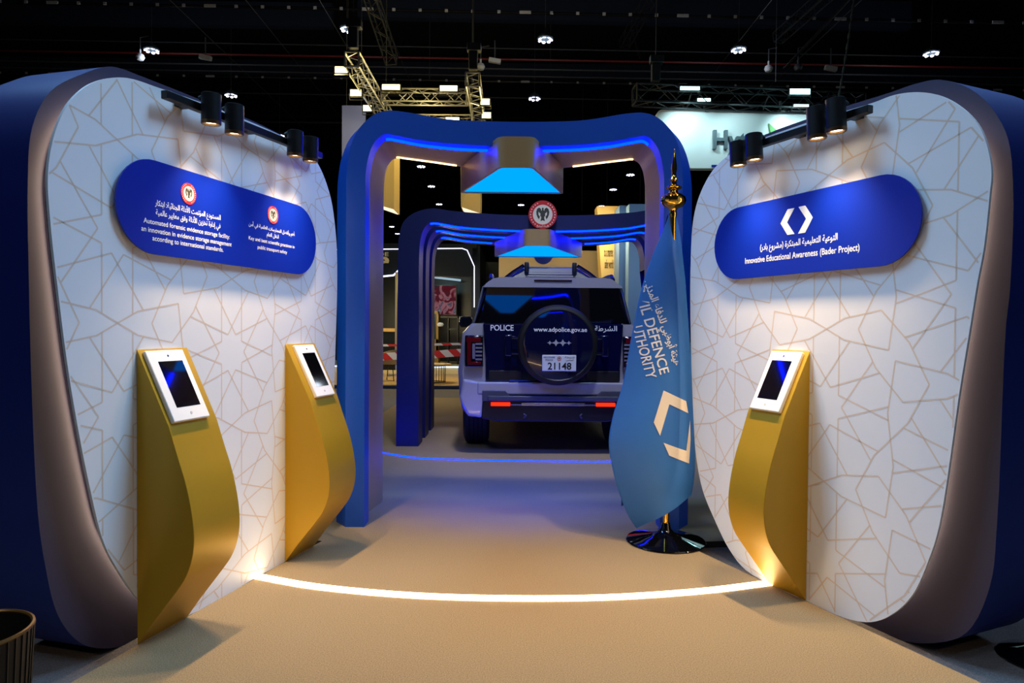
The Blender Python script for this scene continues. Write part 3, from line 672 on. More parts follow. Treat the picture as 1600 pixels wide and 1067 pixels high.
mb = MB(); mb.box((0, -.07, .545), (.66, .02, .034)); mb.build('bumper_trim', silv, t, bevel=.004)
mb = MB(); mb.prism([(-.74, .39), (-.74, .60), (.74, .60), (.74, .39), (.56, .36), (-.56, .36)], lambda p: (p[0], -.055, p[1]), lambda p: (p[0], .5, p[1])); mb.build('lower_valance', black, t, smooth=0, bevel=.01)
# roof pack with two posts
gpk = mat('roof_pack_grey', (70, 74, 76), .45)
mb = MB(); mb.loops([[(-.50, .42, 1.868), (-.29, .5, 2.02), (.29, .5, 2.02), (.50, .42, 1.868)], [(-.50, 2.1, 1.868), (-.29, 2.0, 2.06), (.29, 2.0, 2.06), (.50, 2.1, 1.868)]], 0, True, True, True); rp = mb.build('roof_pack', gpk, t, smooth=0, bevel=.02)
for k in range(4):
    z = 1.90 + .027 * k; mb = MB(); w = .22 + .02 * (3 - k); mb.tube([(-w, .435 + .015 * k * 1.2, z), (w, .435 + .015 * k * 1.2, z)], .006, 6); mb.build('rib', plast, rp)
for sx in (-1, 1):
    mb = MB(); mb.tube([(sx * .52, .40, 1.868), (sx * .42, .43, 1.95), (sx * .30, .46, 2.03)], .02, 8); mb.build('edge_tube', cnavy, t)
    mb = MB(); mb.lathe([(.024, 0), (.026, .01), (.026, .10), (.022, .108), (.001, .11)], 16, Matrix.Translation((sx * .265, .44, 1.955))); mb.build('post', plast, t)
for y in (.84, 3.62):
    for sx in (-1, 1):
        M = Matrix.Translation((sx * .825, y, .39)) @ Matrix.Rotation(PI / 2, 4, 'Y') @ Matrix.Translation((0, 0, -.14))
        prof = [(.24, .0), (.33, .0), (.375, .018)] 
        for k in range(5): z0 = .032 + k * .048; prof += [(.389, z0), (.389, z0 + .036), (.379, z0 + .038), (.379, z0 + .046)]
        prof += [(.375, .275), (.33, .29), (.24, .29)]
        mb = MB(); mb.lathe(prof, 48, M); w = mb.build('wheel', tyre_m, t, smooth=25)
        mb = MB(); mb.lathe([(.05, .02), (.235, .02), (.245, .0), (.25, .15), (.245, .29), (.235, .27), (.05, .25)], 32, M); mb.build('rim', silv, w)

# ------------------------------------------------------------------ placing helper: point seen at pixel (x, y) of the 1600-wide frame at distance Y
def at(px, py, Y):
    r = f_ + rt * ((px - 800) / 1067) - up * ((py - 533.5) / 1067); return Vector((0, 0, 1.33)) + r * (Y / r.y)
def wall_box(mb, x0, x1, y0, y1, Y, depth, mi=0):
    a, b = at(x0, y1, Y), at(x1, y0, Y); mb.box(((a.x + b.x) / 2, Y + depth / 2, (a.z + b.z) / 2), (abs(b.x - a.x), depth, abs(b.z - a.z)), mi=mi); return mb

# ------------------------------------------------------------------ exhibition booth seen to the left, behind the arches
blk = mat('booth_black', (16, 22, 24), .35); wood = mat('booth_wood', (196, 158, 92), .5, var=(6, .12)); led_w = glow('booth_led', (214, 214, 255), 3.5)
creamw = mat('booth_cream', (236, 220, 176), .6)
t = thing('exhibition_booth', (-3.4, 18.5, -.04), 'black exhibition booth with a white light outline behind the navy arches', 'booth')
def part(name, m, par, fn, bevel=0):
    mb = MB(); fn(mb); o = mb.build(name, m, None, smooth=30, bevel=bevel)
    o.parent = par; o.matrix_parent_inverse = Matrix.Translation(par.location).inverted(); return o
part('stage', [wood, mat('stage_skirt', (30, 48, 84), .6)], t, lambda m: (m.box((-3.4, 18.6, .0), (6.0, 6.6, .08)), m.box((-3.4, 15.25, -.005), (6.0, .05, .07), mi=1)))
part('rear_step', creamw, t, lambda m: m.box((-3.4, 20.6, .15), (6.0, 3.0, .22)))
part('step_light', glow('step_led', (190, 220, 255), 2.5), t, lambda m: m.box((-3.4, 19.085, .235), (6.0, .02, .03)))
part('back_wall', blk, t, lambda m: m.box((-3.4, 22.0, 1.75), (6.0, .1, 3.4)))
part('right_wall', blk, t, lambda m: m.box((-.95, 19.8, 1.75), (.22, 4.4, 3.4)))
part('fascia', blk, t, lambda m: m.box((-3.6, 17.2, 2.98), (5.2, .3, .72)))
part('canopy', blk, t, lambda m: m.box((-3.4, 19.6, 3.38), (5.0, 5.0, .1)))
part('outline_light', led_w, t, lambda m: m.tube([(-6.2, 17.03, at(0, 388, 17.03).z), at(722, 388, 17.03), at(730, 391, 17.03), at(741, 416, 17.03), at(741, 480, 17.03)], .011, 6))
mb = MB(); a, b = at(588, 400, 17.03), at(607, 394, 17.03); add_text(mb, 'IDE', a.x, b.x, a.z, b.z, lambda x, y: (x, 17.04, y), .02); o = mb.build('lettering', creamw, None, smooth=0, fix=False); o.parent = t; o.matrix_parent_inverse = Matrix.Translation(t.location).inverted()
mb = MB(); a, b = at(592, 418, 17.03), at(608, 401, 17.03); add_text(mb, '9', a.x, b.x, a.z, b.z, lambda x, y: (x, 17.04, y), .06); o = mb.build('lettering', creamw, None, smooth=0, fix=False); o.parent = t; o.matrix_parent_inverse = Matrix.Translation(t.location).inverted()
part('trim_light', led_w, t, lambda m: m.tube([at(560, 436, 17.0), at(615, 430, 17.0), at(624, 421, 17.0)], .02, 6))
part('shelf_light', glow('shelf_led', (170, 200, 215), .8), t, lambda m: m.tube([at(668, 432, 21.5), at(720, 438, 21.5)], .035, 6))
part('post', creamw, t, lambda m: wall_box(m, 617, 621, 425, 549, 16.9, .08))
for x, y in ((692, 412), (718, 406), (710, 400)):
    part('ceiling_spot', led_w, t, lambda m: m.cyl(at(x, y, 20), at(x, y, 20) + Vector((0, 0, .03)), .07, n=12))
point((-2.2, 19.2, 2.9), 20, (.6, .95, 1.0), .1); point((-4.2, 17.6, 1.6), 60, (1, .85, .5), .2); point((-2.0, 17.0, 1.9), 90, (1, .82, .45), .3)
# wall screen with an abstract picture in motion
m = bpy.data.materials.new('screen_picture'); m.use_nodes = True; nt = m.node_tree; nt.nodes.clear()
tc = nt.nodes.new('ShaderNodeTexCoord'); wv = nt.nodes.new('ShaderNodeTexNoise'); wv.inputs['Scale'].default_value = 2.6; wv.inputs['Distortion'].default_value = 1.5; cr = nt.nodes.new('ShaderNodeValToRGB')
for p, c in ((.3, (40, 44, 56)), (.45, (90, 20, 30)), (.55, (150, 100, 110)), (.66, (60, 70, 86))):
    e = cr.color_ramp.elements.new(p); e.color = (*lin(c), 1)
em = nt.nodes.new('ShaderNodeEmission'); em.inputs[1].default_value = .7; ou = nt.nodes.new('ShaderNodeOutputMaterial')
nt.links.new(tc.outputs['Object'], wv.inputs['Vector']); nt.links.new(wv.outputs['Fac'], cr.inputs['Fac']); nt.links.new(cr.outputs['Color'], em.inputs[0]); nt.links.new(em.outputs[0], ou.inputs[0])
a, b = at(664, 491, 20.6), at(712, 446, 20.6); t = thing('wall_screen', ((a.x + b.x) / 2, 20.7, (a.z + b.z) / 2), 'large glowing video screen inside the black booth', 'screen')
mb = MB(); mb.box((0, .04, 0), (b.x - a.x + .06, .08, b.z - a.z + .06)); mb.build('housing', black, t, bevel=.01)
mb = MB(); mb.box((0, -.004, 0), (b.x - a.x, .006, b.z - a.z)); mb.build('picture', m, t)
mb = MB(); mb.box((0, .8, 0), (.2, 1.5, .2)); mb.build('wall_mount', black, t)
t = thing('reception_counter', at(612, 560, 18.2), 'dark counter with a wooden top at the left of the black booth', 'counter'); t.location.z = .04
part('cabinet', blk, t, lambda m: wall_box(m, 598, 618, 518, 578, 18.0, .5)); part('top', wood, t, lambda m: wall_box(m, 594, 620, 513, 518, 17.95, .6))
t = thing('display_counter', at(680, 560, 19.5), 'glass display counter with a yellow frame inside the black booth', 'counter'); t.location.z = .26
part('frame', mat('mustard', (150, 116, 30), .4), t, lambda m: (wall_box(m, 664, 684, 486, 490, 19.4, .5), wall_box(m, 681, 685, 490, 560, 19.4, .5), wall_box(m, 664, 685, 530, 573, 19.4, .5)))
part('case', mat('case_green', (24, 60, 52), .15), t, lambda m: wall_box(m, 664, 681, 490, 530, 19.5, .4))
mb = MB(); c = at(688, 507, 19.4); mb.lathe([(.001, -.06), (.07, -.05), (.10, 0), (.07, .05), (.001, .06)], 16, Matrix.Translation(c)); 
tag(mb.build('white_bowl', white), 'small white rounded object on the black shelf unit', 'bowl')
t = thing('shelf_unit', at(700, 560, 20.2), 'black open shelf unit below the video screen', 'shelf'); t.location.z = .26
part('shelf', black, t, lambda m: [wall_box(m, 684, 716, y, y + 2.5, 20.0, .4) for y in (494, 513, 535, 552)])
part('upright', black, t, lambda m: [wall_box(m, x, x + 2, 494, 571, 20.0, .4) for x in (684, 699, 714)])
# barrier tapes
tp = bpy.data.materials.new('barrier_tape'); tp.use_nodes = True; nt = tp.node_tree; bs = nt.nodes['Principled BSDF']; tc = nt.nodes.new('ShaderNodeTexCoord'); wv = nt.nodes.new('ShaderNodeTexWave'); wv.inputs['Scale'].default_value = 1.7; wv.bands_direction = 'DIAGONAL'
cr = nt.nodes.new('ShaderNodeValToRGB'); cr.color_ramp.interpolation = 'CONSTANT'; cr.color_ramp.elements[0].color = (*lin((226, 50, 40)), 1); cr.color_ramp.elements[1].position = .5; cr.color_ramp.elements[1].color = (*lin((240, 232, 220)), 1)
nt.links.new(tc.outputs['Object'], wv.inputs['Vector']); nt.links.new(wv.outputs['Fac'], cr.inputs['Fac']); nt.links.new(cr.outputs['Color'], bs.inputs['Base Color']); MATS['tape'] = tp
for pts, w, lb in ((((560, 560), (622, 556), (672, 554.5), (716, 551), (760, 552)), .075, 'lower wider red and white barrier tape before the black booth'), (((560, 540), (640, 539), (716, 537.5), (760, 537)), .022, 'upper twisted red and white barrier tape before the black booth')):
    mb = MB(); P = [at(*p, 13.6) for p in pts]; c = spline(P, False, 8); h = Vector((0, 0, w))
    mb.loops([[Vector(p) + h for p in c], [Vector(p) - h for p in c]], 0, closed=False); tag(mb.build('barrier_tape', tp, smooth=0), lb, 'barrier tape', 'barrier tapes before the booth')
point((-2.6, 12.4, 1.9), 40, (1, .85, .6), .2)
for px, lb in ((640, 'barrier post behind the left foot of the navy arches'), (762, 'barrier post behind the silver car')):
    p = at(px, 545, 13.65); t = thing('barrier_post', (p.x, 13.68, -.04), lb, 'post'); mb = MB(); mb.lathe([(.15, 0), (.15, .02), (.02, .04), (.02, 1.05), (.001, 1.06)], 16); mb.build('pole', black, t)
# chair and wire table
c = at(610, 560, 16.6); t = thing('lounge_chair', (c.x, 16.6, .04), 'beige shell chair with thin black legs on the booth stage', 'chair', R(-20))
mb = MB(); rows = []
for i in range(9):
    a = i / 8; rows.append([(.26 * math.cos(q) * (1 + .12 * a), .24 * math.sin(q) * (1 + .12 * a), .40 + .34 * a * (.35 + .65 * (.5 + .5 * math.sin(q)))) for q in [2 * PI * k / 20 for k in range(20)]])
mb.loops([[(p[0] * .1, p[1] * .1, .39) for p in rows[0]]] + rows, 0, True, True); mb.build('seat_shell', mat('chair_beige', (170, 150, 112), .6), t, smooth=60)
for x, y in ((-.2, -.18), (.2, -.18), (-.2, .18), (.2, .18)):
    mb = MB(); mb.tube([(x * .6, y * .6, .41), (x, y, 0)], .012, 6); mb.build('leg', black, t)
c = at(677, 580, 16.2); t = thing('wire_table', (c.x, 16.2, .04), 'round wooden table on a black wire drum base', 'table')
mb = MB(); mb.lathe([(.001, .40), (.42, .40), (.43, .42), (.42, .44), (.001, .44)], 32); mb.build('tabletop', wood, t)
mb = MB()
for z in (.01, .39): mb.tube([(.29 * math.cos(2 * PI * k / 32), .29 * math.sin(2 * PI * k / 32), z) for k in range(32)], .008, 6, True)
for k in range(26): a = 2 * PI * k / 26; mb.tube([(.29 * math.cos(a), .29 * math.sin(a), .01), (.29 * math.cos(a), .29 * math.sin(a), .39)], .005, 5)
mb.build('wire_base', black, t)

# ------------------------------------------------------------------ cream and blue-grey pavilion on the right
cr1 = mat('pavilion_cream', (226, 198, 148), .6); cr2 = mat('pavilion_yellow', (232, 196, 120), .6); bl1 = mat('pavilion_blue', (104, 140, 190), .6); bl2 = mat('pavilion_pale_blue', (130, 168, 208), .6)
t = thing('pavilion', (2.0, 16.5, -.04), 'cream pavilion with dark lettering and pale blue columns behind the car', 'pavilion')
part('back_wall', cr1, t, lambda m: wall_box(m, 778, 958, 392, 606, 17.4, .3))
part('arc_decor', royal, t, lambda m: m.cyl(at(849, 398, 17.36), at(849, 398, 17.4), .24, n=32))
part('name_panel', cr2, t, lambda m: m.prism([(0, 0), (1, 0), (1, 1), (0, 1)], lambda p: at({(0, 0): 950, (1, 0): 967, (1, 1): 967, (0, 1): 933}[p], 606 if p[1] == 0 else 322, 15.6), lambda p: at({(0, 0): 950, (1, 0): 967, (1, 1): 967, (0, 1): 933}[p], 606 if p[1] == 0 else 322, 15.6) + Vector((0, .5, 0))))
for b_, x0, x1, y0, y1 in (('to a smarter,', 944, 958.5, 403, 389), ('safer world', 945, 958.5, 419, 405)):
    a, b = at(x0, y0, 15.56), at(x1, y1, 15.56); mb = MB(); add_text(mb, b_, a.x, b.x, a.z, b.z, lambda x, y: (x, 15.585, y), .01)
    o = mb.build('lettering', mat('sign_brown', (64, 52, 36), .6), None, smooth=0, fix=False); o.parent = t; o.matrix_parent_inverse = Matrix.Translation(t.location).inverted()
part('column', bl1, t, lambda m: wall_box(m, 965, 985, 321, 606, 14.9, .8)); part('column', bl2, t, lambda m: wall_box(m, 980, 1030, 319, 608, 14.5, .8))
point((1.8, 14.9, 3.4), 60, (1, .8, .45), .2); point((2.6, 12.8, 2.8), 34, (.7, .85, 1.), .3)

# ------------------------------------------------------------------ hanging hall furniture
alu = mat('truss_aluminium', (150, 150, 150), .4, .7); dkm = mat('truss_black', (34, 36, 40), .5); wire = mat('wire_grey', (70, 72, 76), .5)
def truss(mb, A, B, s, r=.022, step=None):
    A, B = Vector(A), Vector(B); d = (B - A); L = d.length; d.normalize(); a = d.cross(Vector((0, 0, 1)))
    if a.length < .01: a = Vector((1, 0, 0))
    a.normalize(); b = a.cross(d).normalized(); cs = [(a * x + b * y) * s / 2 for x, y in ((1, 1), (-1, 1), (-1, -1), (1, -1))]
    for c in cs: mb.tube([A + c, B + c], r, 6)
    n = max(2, round(L / (step or s * .95)))
    for i in range(n):
        p, q = A + d * L * i / n, A + d * L * (i + 1) / n
        for k in range(4):
            c0, c1 = (cs[k], cs[(k + 1) % 4]) if i % 2 == 0 else (cs[(k + 1) % 4], cs[k])
            mb.tube([p + c0, q + c1], r * .5, 5)
        if i == 0:
            for k in range(4): mb.tube([p + cs[k], p + cs[(k + 1) % 4]], r, 5)
    for k in range(4): mb.tube([B + cs[k], B + cs[(k + 1) % 4]], r, 5)
    return mb
TZ = 6.9
t = thing('lighting_truss', (-2.1, 17, TZ), 'square aluminium truss frame lit yellow, hung above the blue arch', 'truss')
xl, xr = -3.38, -.93
part('truss_section', alu, t, lambda m: truss(m, (xl, 14.3, TZ), (xl, 21, TZ), .30)); part('truss_section', alu, t, lambda m: truss(m, (xr, 15.4, TZ), (xr, 21, TZ), .30))
part('truss_section', alu, t, lambda m: truss(m, (xl + .2, 16.6, TZ), (xr - .2, 16.6, TZ), .30)); part('truss_section', alu, t, lambda m: truss(m, (xl + .2, 18.6, TZ), (xr - .2, 18.6, TZ), .30))
def hoist(x, y, z, lb, top=12.8):
    t = thing('chain_hoist', (x, y, z), lb, 'hoist', 0, 'chain hoists above the trusses')
    mb = MB(); mb.box((0, 0, .28), (.20, .16, .42)); mb.box((.02, 0, .58), (.32, .2, .18)); mb.build('motor', dkm, t, bevel=.02)
    mb = MB(); mb.tube([(0, 0, .6), (0, 0, top - z)], .012, 6); mb.build('chain', wire, t)
hoist(xl, 14.45, TZ + .2, 'chain hoist on the near corner of the yellow-lit truss'); hoist(xr, 15.6, TZ + .2, 'chain hoist on the right arm of the yellow-lit truss')
yl = glow('flood_yellow', (255, 236, 150), 6); cy = glow('flood_cyan', (190, 250, 255), 6)
def flood(px, py, Y, w, h, m, lb, grp, tilt=0):
    c = at(px, py, Y); t = thing('floodlight', c, lb, 'floodlight', 0, grp)
    mb = MB(); mb.box((0, .03, 0), (w + .05, .06, h + .05)); mb.build('housing', black, t, bevel=.01)
    mb = MB(); mb.box((0, -.003, 0), (w, .008, h)); mb.build('lens', m, t)
    mb = MB(); mb.tube([(-w / 2 - .03, .03, 0), (-w / 2 - .03, .05, -h / 2 - .08), (w / 2 + .03, .05, -h / 2 - .08), (w / 2 + .03, .03, 0)], .012, 5); mb.build('yoke', black, t)
    t.rotation_euler.x = R(tilt); return c
G = 'yellow floodlights on the square truss'
for px, py, Y, w, h, lb in ((533, 109, 14.6, .26, .13, 'yellow floodlight at the near left corner of the lit truss'), (556, 145, 15.8, .25, .14, 'yellow floodlight just below the near corner of the lit truss'), (574, 169, 17.2, .2, .14, 'yellow floodlight beside the pale board'), (611, 136, 16.3, .42, .12, 'left yellow floodlight on the front crossbar of the lit truss'), (701, 138, 16.3, .41, .12, 'right yellow floodlight on the front crossbar of the lit truss'), (758, 159, 16.4, .21, .14, 'upper yellow floodlight on the right arm of the lit truss'), (760, 180, 17.4, .22, .14, 'lower yellow floodlight on the right arm of the lit truss'), (707, 186, 18.40, .36, .09, 'yellow floodlight on the rear crossbar of the lit truss')):
    flood(px, py, Y, w, h, yl, lb, G)
for p in ((-2.15, 15.9, 6.35), (-2.15, 17.9, 6.4), (-3.9, 15.2, 6.5), (-.4, 16.6, 6.5)): point(p, 70, (1, .76, .26), .15)
t = thing('pale_board', at(553, 195, 18.6), 'plain pale lilac board under the yellow-lit truss', 'board'); mb = MB(); mb.box((0, 0, -.3), (.62, .12, 1.6)); mb.build('board', mat('pale_lilac', (150, 165, 240), .6), t)
mb = MB(); mb.cyl((-.2, 0, .5), (-.2, 0, 6.2), .008, n=6); mb.cyl((.2, 0, .5), (.2, 0, 6.2), .008, n=6); mb.build('hanger', wire, t)
point(tuple(at(553, 190, 17.2)), 8, (.8, .85, 1), .2)
for (x0, x1, y0, y1, lb) in ((580, 616, 235, 316, 'cream hanging light panel behind the left leg of the blue arch'), (719, 751, 240, 322, 'cream hanging light panel behind the larger gold lantern')):
    a, b = at(x0, y1, 16.2), at(x1, y0, 16.2); t = thing('hanging_lightbox', ((a.x + b.x) / 2, 16.6, a.z), lb, 'hanging light', 0, 'cream hanging light panels'); w = (b.x - a.x) / 2; H = b.z - a.z
    mb = MB(); mb.loops([[(-w * .95, -.3, 0), (w, -.4, -.16), (w, .4, -.16), (-w * .95, .3, 0)], [(-w, -.4, H), (w, -.4, H), (w, .4, H), (-w, .4, H)]], 0, True, True, True); mb.build('shade', mat('panel_cream', (236, 206, 140), .55), t, smooth=0)
    mb = MB(); mb.loops([[(-w * .85, -.28, -.012), (w * .9, -.34, -.165), (w * .9, .34, -.165), (-w * .85, .28, -.012)], [(-w * .85, -.28, .0), (w * .9, -.34, -.15), (w * .9, .34, -.15), (-w * .85, .28, .0)]], 0, True, True, True); mb.build('diffuser', glow('panel_diffuser', (255, 236, 200), 1.3), t, smooth=0)
    mb = MB(); mb.cyl((0, 0, H), (0, 0, 12.9 - a.z), .01, n=6); mb.build('hanger', wire, t)
    point((t.location.x, 15.3, a.z + .2), 5, (1, .8, .4), .2)
# cyan-lit sign and its truss
Y = 16.5; a, b = at(1025, 262, Y), at(1300, 173, Y); W_ = b.x - a.x; H_ = b.z - a.z
t = thing('hanging_sign', (a.x, Y, a.z), 'white hanging sign with grey raised lettering and a green leaf mark', 'sign', R(.8))
rr = [(x, z) for x, z in [(W_ - .15 + .15 * math.cos(q), .15 + .15 * math.sin(q)) for q in [-PI / 2 + PI / 2 * k / 6 for k in range(7)]] + [(W_ - .15 + .15 * math.cos(q), H_ - .15 + .15 * math.sin(q)) for q in [PI / 2 * k / 6 for k in range(7)]] + [(.15 + .15 * math.cos(q), H_ - .15 + .15 * math.sin(q)) for q in [PI / 2 + PI / 2 * k / 6 for k in range(7)]] + [(0, 0)]]
mb = MB(); mb.prism(rr, lambda p: (p[0], 0, p[1]), lambda p: (p[0], .25, p[1])); mb.build('board', mat('sign_white', (236, 240, 240), .6), t, smooth=30)
vs, fs, asp = text_mesh('Hytera', .02); mb = MB(); p0, p1 = at(1113, 243, Y), at(1213, 205, Y)
for y_ in (-.10, -.005):
    bv = [mb.bm.verts.new((p0.x - a.x + (p1.x - p0.x) * u, y_, p0.z - a.z + (p1.z - p0.z) * v)) for u, v in vs]
    for f in fs: mb.bm.faces.new([bv[i] for i in f])
ed = {}
n_ = len(vs)
for f in fs:
    for i in range(len(f)): k = (f[i], f[(i + 1) % len(f)]); ed[tuple(sorted(k))] = ed.get(tuple(sorted(k)), 0) + 1
mb.bm.verts.ensure_lookup_table()
for (i, j), c in ed.items():
    if c == 1: mb.bm.faces.new((mb.bm.verts[i], mb.bm.verts[j], mb.bm.verts[n_ + j], mb.bm.verts[n_ + i]))
mb.build('lettering', mat('sign_grey', (92, 108, 116), .5), t, smooth=0)
mb = MB(); lf = [at(*p, Y) - at(1025, 262, Y) for p in ((1201, 193), (1212, 203), (1222, 210), (1236, 220), (1226, 226), (1214, 224), (1204, 212))]
mb.prism([(v.x, v.z) for v in lf], lambda p: (p[0], -.06, p[1]), lambda p: (p[0], -.005, p[1])); mb.build('leaf_mark', mat('leaf_green', (96, 170, 80), .5), t, smooth=0)
for x_ in (.75, 2.6): mb = MB(); mb.tube([(x_, .1, H_ - .01), (x_, .0, H_ + .12), (x_, -.28, H_ + .3)], .015, 8); mb.build('hanger', wire, t)
mb = MB(); q = at(1112, 259, Y) - at(1025, 262, Y); mb.box((q.x + .35, -.01, q.z), (.7, .02, .045)); mb.build('underline', royal, t)
tt = thing('lighting_truss', tuple(at(1170, 155, 16.2)), 'dark truss with cyan floodlights above the white hanging sign', 'truss')
part('truss_section', dkm, tt, lambda m: truss(m, at(992, 148, 16.0), at(1345, 163, 16.4), .40, .024, .42))
hoist(at(1025, 130, 16).x, 16.05, at(1025, 145, 16).z + .2, 'chain hoist at the left end of the dark truss')
for px, dy in ((1101, 18), (1219, 18)):
    part('clamp', wire, tt, lambda m: m.cyl(at(px, 158, 16.3), at(px, 174, 16.4), .03, n=8))
G = 'cyan floodlights on the dark truss'
for px, py, w, h, lb in ((1078, 138, .44, .08, 'left cyan floodlight on top of the dark truss'), (1250, 143, .46, .12, 'right cyan floodlight on top of the dark truss'), (1100, 156, .30, .07, 'small cyan floodlight under the left one on the dark truss'), (1252, 165, .34, .05, 'small cyan floodlight behind the wall spotlights')):
    flood(px, py, 15.75 if py < 150 else 16.0, w, h, cy, lb, G)
for px, pw in ((1075, 85), (1155, 30), (1245, 85)):
    c = at(px, 160, 15.6); spot(c, at(px + 2, 220, 16.5), pw, (.62, .95, 1.0), 110, .8, .1)
point(tuple(at(1100, 150, 15.4)), 6, (.4, .95, 1), .1); point(tuple(at(1240, 150, 15.4)), 6, (.4, .95, 1), .1)

# ------------------------------------------------------------------ pendant hall lamps
bulb = glow('pendant_led', (226, 226, 255), 9); hous = mat('pendant_housing', (70, 84, 92), .4, .3)
def pendant_master():
    t = thing('pendant_light', (0, 0, 0), '', 'pendant light', 0, 'round pendant lights under the hall roof')
    mb = MB(); mb.lathe([(.05, .0), (.24, .0), (.27, .03), (.25, .09), (.16, .17), (.06, .21), (.03, .27), (.001, .28)], 24); mb.build('housing', hous, t)
    for k in range(7):
        a = 2 * PI * k / 7; M = Matrix.Rotation(a, 4, 'Z') @ Matrix.Translation((.19, 0, -.012)) @ Matrix.Rotation(R(22), 4, 'Y')
        mb = MB(); mb.lathe([(.001, -.012), (.055, -.006), (.06, .012), (.001, .014)], 12, M); mb.build('led', bulb, t)
    mb = MB(); mb.tube([(0, 0, .27), (0, 0, 4.05)], .010, 5); mb.build('cord', wire, t)
    return t
pm = pendant_master()
PEN = [(544, 46, 'above the near corner of the yellow-lit truss'), (237, 79, 'above the two-kiosk wall'), (852, 62, 'above the middle of the blue arch'), (1154, 78, 'above the dark truss with cyan floodlights'), (1455, 84, 'above the one-kiosk wall'), (361, 149, 'just above the track spotlights of the two-kiosk wall'), (835, 154, 'lower one over the middle of the blue arch'), (437, 212, 'low over the track of the two-kiosk wall'),
       (658, 260, 'highest left of the larger gold lantern, through the arch'), (674, 291, 'second highest left of the larger gold lantern, through the arch'), (686, 319, 'lowest left of the larger gold lantern, through the arch'), (814, 320, 'just left of the round bird emblem'), (985, 273, 'highest right of the larger gold lantern, through the arch'), (958, 296, 'second highest right of the larger gold lantern, through the arch'), (940, 322, 'lowest right of the larger gold lantern, through the arch'), (612, 354, 'just left of the navy arch corner'), (621, 365, 'below its neighbour left of the navy arch corner'), (720, 376, 'under the left beam of the navy arch')]
for i, (px, py, lb) in enumerate(PEN):
    Y = min(8.25 * 1067 / (513.5 + (px - 800) * .0079 - py), 70); o = pm if i == 0 else copy_tree(pm); o.location = at(px, py, Y); o['label'] = 'round pendant light ' + lb; o.scale = (.85, .85, .85)
    if i < 5: point(tuple(o.location + Vector((0, 0, -.35))), 26, (.75, .85, 1), .25)

# ------------------------------------------------------------------ pipes, tracks, beams and cables under the roof
def span(name, m, pa, pb, Y, r, lb, cat, group=None, n=6, build=None):
    A, B = at(*pa, Y), at(*pb, Y); mb = MB(); mb.tube([A, B], r, n); return tag(mb.build(name, m), lb, cat, group)
redp = mat('pipe_red', (110, 26, 24), .5); pg = mat('pipe_grey', (62, 64, 70), .5); wj = mat('joint_white', (190, 190, 200), .5)
for pa, pb, Y, lb in (((-60, 2), (1660, 38), 20.4, 'upper black lighting track with white joints across the roof'), ((-60, 113), (1660, 143), 27, 'lower black lighting track with white joints across the roof')):
    t = thing('lighting_track', at(800, (pa[1] + pb[1]) / 2, Y), lb, 'lighting track'); A, B = at(*pa, Y), at(*pb, Y)
    part('rail', black, t, lambda m: m.tube([A, B], .045, 6))
    for k in range(42):
        u = (k + .5) / 42
        part('joint', wj, t, lambda m: m.box(A.lerp(B, u) + Vector((0, -.05, 0)), (.34 if k % 6 == 3 else .09, .03, .08)))
span('sprinkler_pipe', redp, (-60, 78), (1660, 108), 22, .035, 'long red pipe across the roof', 'pipe')
for pa, pb, Y, r, lb in (((-60, 60), (1660, 92), 22.5, .02, 'thin grey pipe above the red pipe'), ((-60, 94), (1660, 122), 23, .03, 'grey pipe just below the red pipe'), ((-60, 104), (1660, 134), 24, .025, 'second grey pipe below the red pipe'), ((-60, 138), (1660, 168), 29, .03, 'grey pipe below the lower lighting track'), ((-60, 185), (1660, 205), 34, .05, 'pale pipe behind the square truss')):
    span('conduit_pipe', pg, pa, pb, Y, r, lb, 'pipe')
for pa, pb, Y, h, m_ in (((560, 8), (1420, 26), 23.5, .45, dkb), ((-60, 18), (520, 26), 23.5, .4, dkb), ((-60, 101), (1660, 124), 28, .3, dkb), ((-60, 168), (1660, 186), 38, .4, dk)):
    A, B = at(*pa, Y), at(*pb, Y); mb = MB(); mb.prism([(-.15, -h), (.15, -h), (.15, h), (-.15, h)], lambda p: A + Vector((0, p[0], p[1])), lambda p: B + Vector((0, p[0], p[1]))); struct(mb.build('beam', m_, smooth=0))
for i, (x, z, lb) in enumerate(((-9.5, 10.3, 'outermost thin roof cable on the side of the two-kiosk wall'), (-7.4, 10.3, 'second thin roof cable on the side of the two-kiosk wall'), (-5.3, 10.2, 'third thin roof cable, over the two-kiosk wall'), (-3.7, 10.1, 'thin roof cable running beside the square truss'), (6.9, 10.2, 'thin roof cable over the dark truss'), (9.4, 10.3, 'thin roof cable over the one-kiosk wall'))):
    mb = MB(); mb.tube([(x, 9 + 3 * (j / 8) * 14, z - .05 * math.sin(PI * j)) for j in range(9)], .013, 5); tag(mb.build('roof_cable', wire), lb, 'cable', 'roof cables running away from the stand')
for a, b, Y, lb in (((575, -20), (612, 95), 17, 'dark sloping truss left of the square truss'), ((1020, -10), (975, 70), 21, 'dark sloping truss over the right of the blue arch'), ((1300, -15), (1215, 60), 19, 'dark sloping truss over the cyan floodlights')):
    t = thing('roof_truss', at(*a, Y), lb, 'truss', 0, 'dark sloping trusses'); part('truss_section', dkm, t, lambda m: truss(m, at(*a, Y), at(*b, Y + 2), .3))
for a, b, Y, lb in (((1335, -10), (1225, 108), 18, 'dark sloping strut over the one-kiosk wall'), ((985, 40), (1000, 92), 24, 'dark strut right of the middle pendant light')):
    mb = MB(); mb.tube([at(*a, Y), at(*b, Y + 1)], .04, 6); tag(mb.build('strut', dkm), lb, 'strut')
mb = MB(); c = spline([at(1336, -15, 15.5), at(1326, 60, 15.6), at(1311, 150, 15.8)], False, 10)
for k in range(0, len(c) - 1): mb.tube([c[k], c[k + 1]], .03 if k % 2 else .016, 6)
